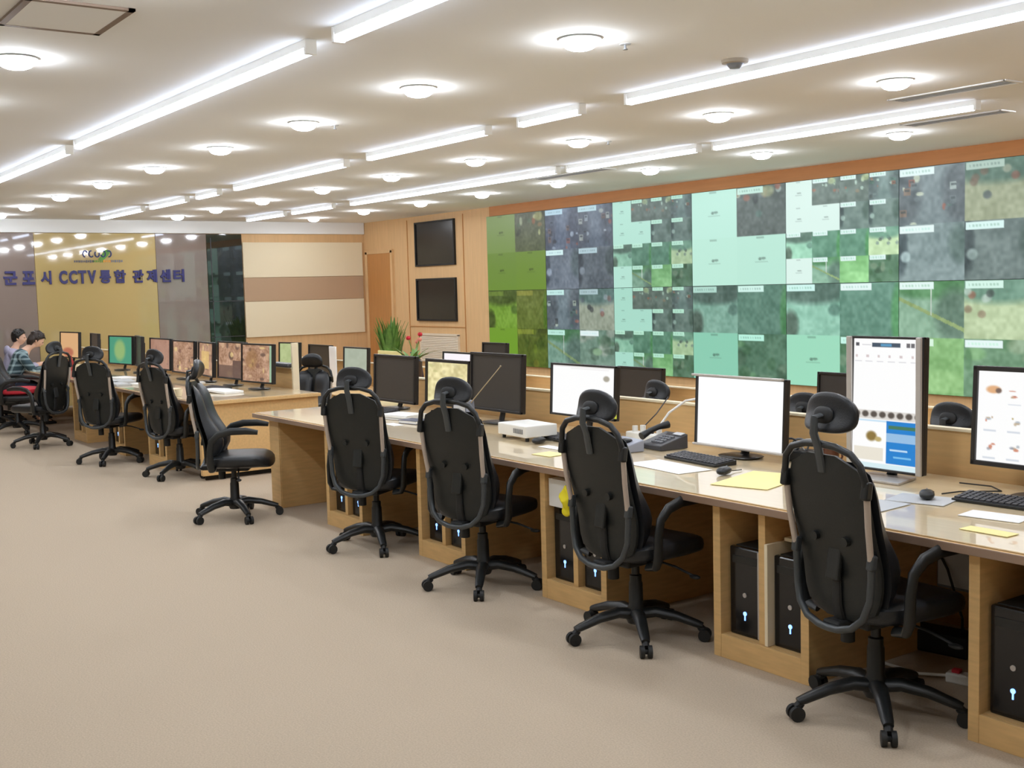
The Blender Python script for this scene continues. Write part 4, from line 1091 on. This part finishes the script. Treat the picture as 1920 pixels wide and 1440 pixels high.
# ------------------------------------------------------------------ things on the far desk
t = thing('booklet', 'white open booklet on the aisle end of the far desk', 'booklet', (-11.15, 4.3, GZ), R(8))
for s in (-1, 1): MB().box((s * 0.15, 0, 0.014), (0.29, 0.21, 0.022), rot=(0, s * 0.03, 0), bev=0.003).build('page_block', PAPER, t)
t = thing('paper_cup', 'small cream cup on the far desk edge beside the sideways chair headrest', 'cup', (-11.0, 3.83, GZ))
MB().lathe([(0.0, 0.0), (0.028, 0.0), (0.038, 0.07), (0.035, 0.07), (0.026, 0.006), (0.0, 0.006)], n=18).build('cup', CREAM, t)
for (x, y, w, d, yw, m, lb) in ((-12.75, 4.1, 0.4, 0.26, 12, PAPER, 'white sheets under the headrest of the chair behind the sideways one'), (-13.5, 4.0, 0.5, 0.3, -8, LGREY, 'pale grey sheets on the far desk right of the green monitor chair'),
                               (-14.0, 4.2, 0.34, 0.22, 10, PAPER, 'white sheets on the far desk below the turquoise green monitor'), (-11.75, 3.95, 0.2, 0.3, 40, CREAM, 'cream folded sheet hanging beside the sideways chair'), (-13.1, 3.86, 0.5, 0.16, 0, LGREY, 'light grey folder at the front edge of the far desk')):
    sheet((x, y, GZ), w, d, R(yw), lb, m, h=0.02)
t = thing('cup', 'cream cup by the chair in front of the plaid shirt', 'cup', (-14.95, 3.95, GZ))
MB().lathe([(0.0, 0.0), (0.05, 0.0), (0.065, 0.15), (0.06, 0.15), (0.046, 0.01), (0.0, 0.01)], n=20).build('cup', CREAM, t)
t = thing('tissue_box', 'white tissue box on the far desk near the two people', 'box', (-15.25, 4.12, GZ), R(15))
MB().box((0, 0, 0.055), (0.22, 0.12, 0.11), bev=0.006).build('carton', WHITE, t); MB().ell((0, 0, 0.13), (0.04, 0.02, 0.04)).build('tissue', PAPER, t)
b = MB(); b.lathe([(0.0, 0.0), (0.035, 0.0), (0.037, 0.12), (0.015, 0.17), (0.015, 0.2), (0.0, 0.2)], n=18)
tag(b.build('bottle', mat('red_plastic', (170, 50, 50), 0.35), loc=(-16.3, 4.2, GZ)), 'small dark red bottle below the orange lit monitor', 'bottle')

# ------------------------------------------------------------------ two people at the far desk
def skin_mesh(chains, sub=2):
    """chains: list of [(point, radius)], the first point of a later chain may equal an existing point"""
    me = bpy.data.meshes.new('skin'); verts = []; edges = []; rad = []
    for ch in chains:
        prev = None
        for p, r in ch:
            p = tuple(p)
            k = next((i for i, q in enumerate(verts) if (Vector(q) - Vector(p)).length < 1e-5), None)
            if k is None: verts.append(p); rad.append(r); k = len(verts) - 1
            if prev is not None: edges.append((prev, k))
            prev = k
    me.from_pydata(verts, edges, [])
    o = bpy.data.objects.new('skin', me); COL.objects.link(o)
    o.modifiers.new('s', 'SKIN'); sb = o.modifiers.new('b', 'SUBSURF'); sb.levels = sub
    for i, r in enumerate(rad):
        rr_ = (r, r) if not isinstance(r, tuple) else r
        me.skin_vertices[0].data[i].radius = rr_
        me.skin_vertices[0].data[i].use_root = (i == 0)
    bpy.context.view_layer.update()
    dg = bpy.context.evaluated_depsgraph_get()
    out = bpy.data.meshes.new_from_object(o.evaluated_get(dg))
    bpy.data.objects.remove(o)
    return out
def fuse(meshes, name, m, parent, voxel=0.009):
    bm = bmesh.new()
    for me in meshes: bm.from_mesh(me)
    me = bpy.data.meshes.new(name); bm.to_mesh(me); bm.free()
    o = bpy.data.objects.new(name, me); COL.objects.link(o)
    md = o.modifiers.new('r', 'REMESH'); md.mode = 'VOXEL'; md.voxel_size = voxel; md.use_smooth_shade = True
    sm = o.modifiers.new('s', 'SMOOTH'); sm.iterations = 2; sm.factor = 0.5
    bpy.context.view_layer.update()
    out = bpy.data.meshes.new_from_object(o.evaluated_get(bpy.context.evaluated_depsgraph_get()))
    bpy.data.objects.remove(o); out.name = name
    out.materials.clear(); out.materials.append(m)
    r = bpy.data.objects.new(name, out); COL.objects.link(r); r.parent = parent
    return r
def bm_mesh(b):
    me = bpy.data.meshes.new('tmp'); b.bm.to_mesh(me); b.bm.free(); return me
def person(loc, rotz, label, top, bottoms, hair, hood=False, bow=0.0, lean=0.0, lefthand=(-0.16, 0.5, 0.80), righthand=(0.14, 0.47, 0.80), long_hair=False, head_turn=0.0):
    t = thing('person', label, 'person', loc, rotz, 'people at the far desk')
    t.scale = (0.95, 0.95, 0.945)
    V = Vector
    pel = V((0, 0.0, 0.60)); bel = V((0, 0.02 + lean * 0.3, 0.74)); che = V((0, 0.05 + lean * 0.8, 0.95)); nb = V((0, 0.07 + lean, 1.08)); nk = V((0, 0.10 + lean + bow * 0.05, 1.15))
    hd = nk + V((0, 0.045 + bow * 0.09, 0.105 - bow * 0.02))
    ch = [[(pel, (0.15, 0.11)), (bel, (0.135, 0.1)), (che, (0.15, 0.105)), (nb, (0.08, 0.07)), (nk, 0.05), (hd, 0.055)]]
    arms = []
    for s, hand in ((-1, V(lefthand)), (1, V(righthand))):
        sh = V((s * 0.175, 0.06 + lean * 0.9, 1.03)); el = V((s * 0.235, 0.2 + lean, 0.80)); wr = hand
        ch.append([(nb, (0.08, 0.07)), (sh, 0.062), (el, 0.044), (wr, 0.028)])
        d = (wr - el).normalized(); pm = wr + d * 0.05
        ch.append([(wr, 0.028), (pm, (0.036, 0.02))])
        sd = V((d.y, -d.x, 0)).normalized()
        for q, (off, ln) in enumerate(((-0.028, 0.065), (-0.009, 0.078), (0.010, 0.072), (0.028, 0.056))):
            b0 = pm + sd * off * 0.9 + d * 0.02
            ch.append([(pm, (0.036, 0.02)), (b0 + d * 0.012, 0.0095), (b0 + d * ln * 0.6 + V((0, 0, -0.004)), 0.009), (b0 + d * ln + V((0, 0, -0.018)), 0.007)])
        th = wr + d * 0.03 - sd * s * 0.03
        ch.append([(wr, 0.028), (th, 0.011), (th + d * 0.03 - sd * s * 0.01 + V((0, 0, -0.008)), 0.009)])
        hip = V((s * 0.09, 0.02, 0.58)); kn = V((s * 0.13, 0.42, 0.56)); an = V((s * 0.13, 0.40, 0.10)); ft = V((s * 0.14, 0.56, 0.045))
        ch.append([(pel, (0.15, 0.11)), (hip, 0.09), (kn, 0.062), (an, 0.042), (ft, 0.035)])
    body = skin_mesh(ch)
    hb = MB()
    def head_fn(p):
        q = p.copy()
        if q.z < 0: q.x *= 1 - 0.28 * (-q.z / 0.115); q.y = q.y * (1 - 0.12 * (-q.z / 0.115)) + 0.008
        return q
    hb.ell((0, 0, 0), (0.074, 0.093, 0.115), fn=head_fn, nu=24, nv=18)
    hb.ell((0, 0.093, -0.012), (0.013, 0.02, 0.024))
    hb.ell((0, 0.088, -0.056), (0.022, 0.008, 0.007))
    for s in (-1, 1):
        hb.ell((s * 0.074, -0.005, -0.01), (0.01, 0.018, 0.03)); hb.ell((s * 0.03, 0.086, 0.022), (0.016, 0.008, 0.006))
    hm = bm_mesh(hb)
    HM = Matrix.Translation(hd + V((0, 0.012, 0.035))) @ Matrix.Rotation(head_turn, 4, 'Z') @ Matrix.Rotation(-0.12 - bow * 0.55, 4, 'X')
    hm.transform(HM)
    bd = fuse([body, hm], 'body', SKIN, t, 0.008)
    # eyes
    b = MB()
    for s in (-1, 1): b.ell((s * 0.031, 0.0885, 0.008), (0.011, 0.006, 0.006))
    e = b.build('eyes', BLACKM, bd); e.data.transform(HM)
    # hair cap
    b = MB()
    def hfn(p):
        k = 1 + 0.05 * math.sin(p.x * 90 + p.z * 60) * math.cos(p.y * 80)
        q = p * k
        if q.y > 0.02 and q.z < 0.03: q.y = min(q.y, 0.03 + 0.9 * max(0, q.z + 0.02))
        return q
    b.ell((0, -0.012, 0.035), (0.094, 0.108, 0.1), fn=hfn, nu=32, nv=22)
    if long_hair: b.ell((0, -0.05, -0.02), (0.092, 0.075, 0.115), fn=hfn, nu=28, nv=18)
    else: b.ell((0, -0.045, 0.0), (0.084, 0.068, 0.085), fn=hfn, nu=28, nv=18)
    for k in range(26):
        a_ = rr.uniform(0, 2 * PI); el_ = rr.uniform(0.2, 1.4)
        d_ = V((math.cos(a_) * math.cos(el_) * 0.094, math.sin(a_) * math.cos(el_) * 0.108 - 0.012, 0.035 + math.sin(el_) * 0.1))
        b.tube([d_ * 0.97, d_ * 1.0, d_ * 1.01 + V((rr.uniform(-0.02, 0.02), rr.uniform(-0.02, 0.02), -0.01))], [0.016, 0.012, 0.004], 6)
    h = b.build('hair', hair, t, angle=180); h.data.transform(HM)
    # clothes follow the same skeleton a little larger
    sc = [[(pel + V((0, 0, -0.02)), (0.165, 0.125)), (bel, (0.155, 0.118)), (che, (0.172, 0.122)), (nb, (0.1, 0.085)), (nb + (nk - nb) * 0.5, 0.066)]]
    for s, hand in ((-1, V(lefthand)), (1, V(righthand))):
        sh = V((s * 0.175, 0.06 + lean * 0.9, 1.03)); el = V((s * 0.235, 0.2 + lean, 0.80)); wr = el + (hand - el) * 0.93
        sc.append([(nb, (0.1, 0.085)), (sh, 0.078), (el, 0.06), (wr, 0.042)])
    shirt = fuse([skin_mesh(sc)], 'hoodie' if hood else 'shirt', top, t, 0.009)
    if hood:
        b = MB(); b.tube([nk + V((0.085 * math.cos(q), -0.035 + 0.075 * math.sin(q), -0.05 - 0.02 * math.sin(q))) for q in np.linspace(0, 2 * PI, 20)][:-1], 0.03, 10, closed=True)
        b.ell(tuple(nk + V((0, -0.12, -0.06))), (0.1, 0.05, 0.09)); b.build('hood', top, shirt)
    lc = []
    for s in (-1, 1):
        lc.append([(pel + V((0, 0, -0.01)), (0.16, 0.118)), (V((s * 0.09, 0.02, 0.58)), 0.1), (V((s * 0.13, 0.42, 0.56)), 0.076), (V((s * 0.13, 0.40, 0.12)), 0.058)])
    fuse([skin_mesh(lc)], 'trousers', bottoms, t, 0.01)
    for s in (-1, 1):
        b = MB(); b.ell((s * 0.135, 0.48, 0.045), (0.05, 0.13, 0.045), pw=0.8, fn=lambda p: Vector((p.x, p.y, max(p.z, -0.043) * (1 - 0.25 * max(0, p.y / 0.13))))); b.build('shoe', BLACKM, t)
    return t
HOOD = mat('lavender_grey_cotton', (176, 172, 196), 0.85, noise=0.1, nscale=60)
PLAID = mat('teal_plaid', (66, 92, 98), 0.85)
def plaid(mt):
    nt = mt.node_tree; b = nt.nodes['Principled BSDF']
    tc = nt.nodes.new('ShaderNodeTexCoord'); sx = nt.nodes.new('ShaderNodeSeparateXYZ'); nt.links.new(tc.outputs['Object'], sx.inputs[0])
    prev = None
    col = nt.nodes.new('ShaderNodeMix'); col.data_type = 'RGBA'
    adds = []
    for ax, fr_ in (('X', 70), ('Z', 70), ('Y', 70)):
        mu = nt.nodes.new('ShaderNodeMath'); mu.operation = 'MULTIPLY'; mu.inputs[1].default_value = fr_; nt.links.new(sx.outputs[ax], mu.inputs[0])
        sn = nt.nodes.new('ShaderNodeMath'); sn.operation = 'SINE'; nt.links.new(mu.outputs[0], sn.inputs[0])
        gt_ = nt.nodes.new('ShaderNodeMath'); gt_.operation = 'GREATER_THAN'; gt_.inputs[1].default_value = 0.55; nt.links.new(sn.outputs[0], gt_.inputs[0]); adds.append(gt_)
    a1 = nt.nodes.new('ShaderNodeMath'); a1.operation = 'ADD'; nt.links.new(adds[0].outputs[0], a1.inputs[0]); nt.links.new(adds[1].outputs[0], a1.inputs[1])
    a2 = nt.nodes.new('ShaderNodeMath'); a2.operation = 'MULTIPLY'; a2.inputs[1].default_value = 0.45; nt.links.new(a1.outputs[0], a2.inputs[0])
    nt.links.new(a2.outputs[0], col.inputs['Factor'])
    col.inputs['A'].default_value = (*lin((50, 72, 80)), 1); col.inputs['B'].default_value = (*lin((172, 196, 200)), 1)
    nt.links.new(col.outputs['Result'], b.inputs['Base Color'])
plaid(PLAID)
JEANS = mat('dark_denim', (48, 54, 72), 0.85)
person((-17.75, 3.66, -0.03), R(-6), 'person in a lavender grey hoodie seated at the far left', HOOD, JEANS, HAIR, hood=True, lean=0.06, head_turn=-0.35, lefthand=(-0.16, 0.5, 0.87), righthand=(0.14, 0.47, 0.87))
person((-16.95, 3.52, -0.03), R(-4), 'person in a teal plaid shirt bending over the far desk', PLAID, JEANS, mat('dark_brown_hair', (44, 32, 26), 0.45, noise=0.3, nscale=60, stretch=(1, 1, 0.2)), bow=0.9, lean=0.14, long_hair=True, head_turn=-0.1, lefthand=(-0.16, 0.56, 0.85), righthand=(0.14, 0.53, 0.85))
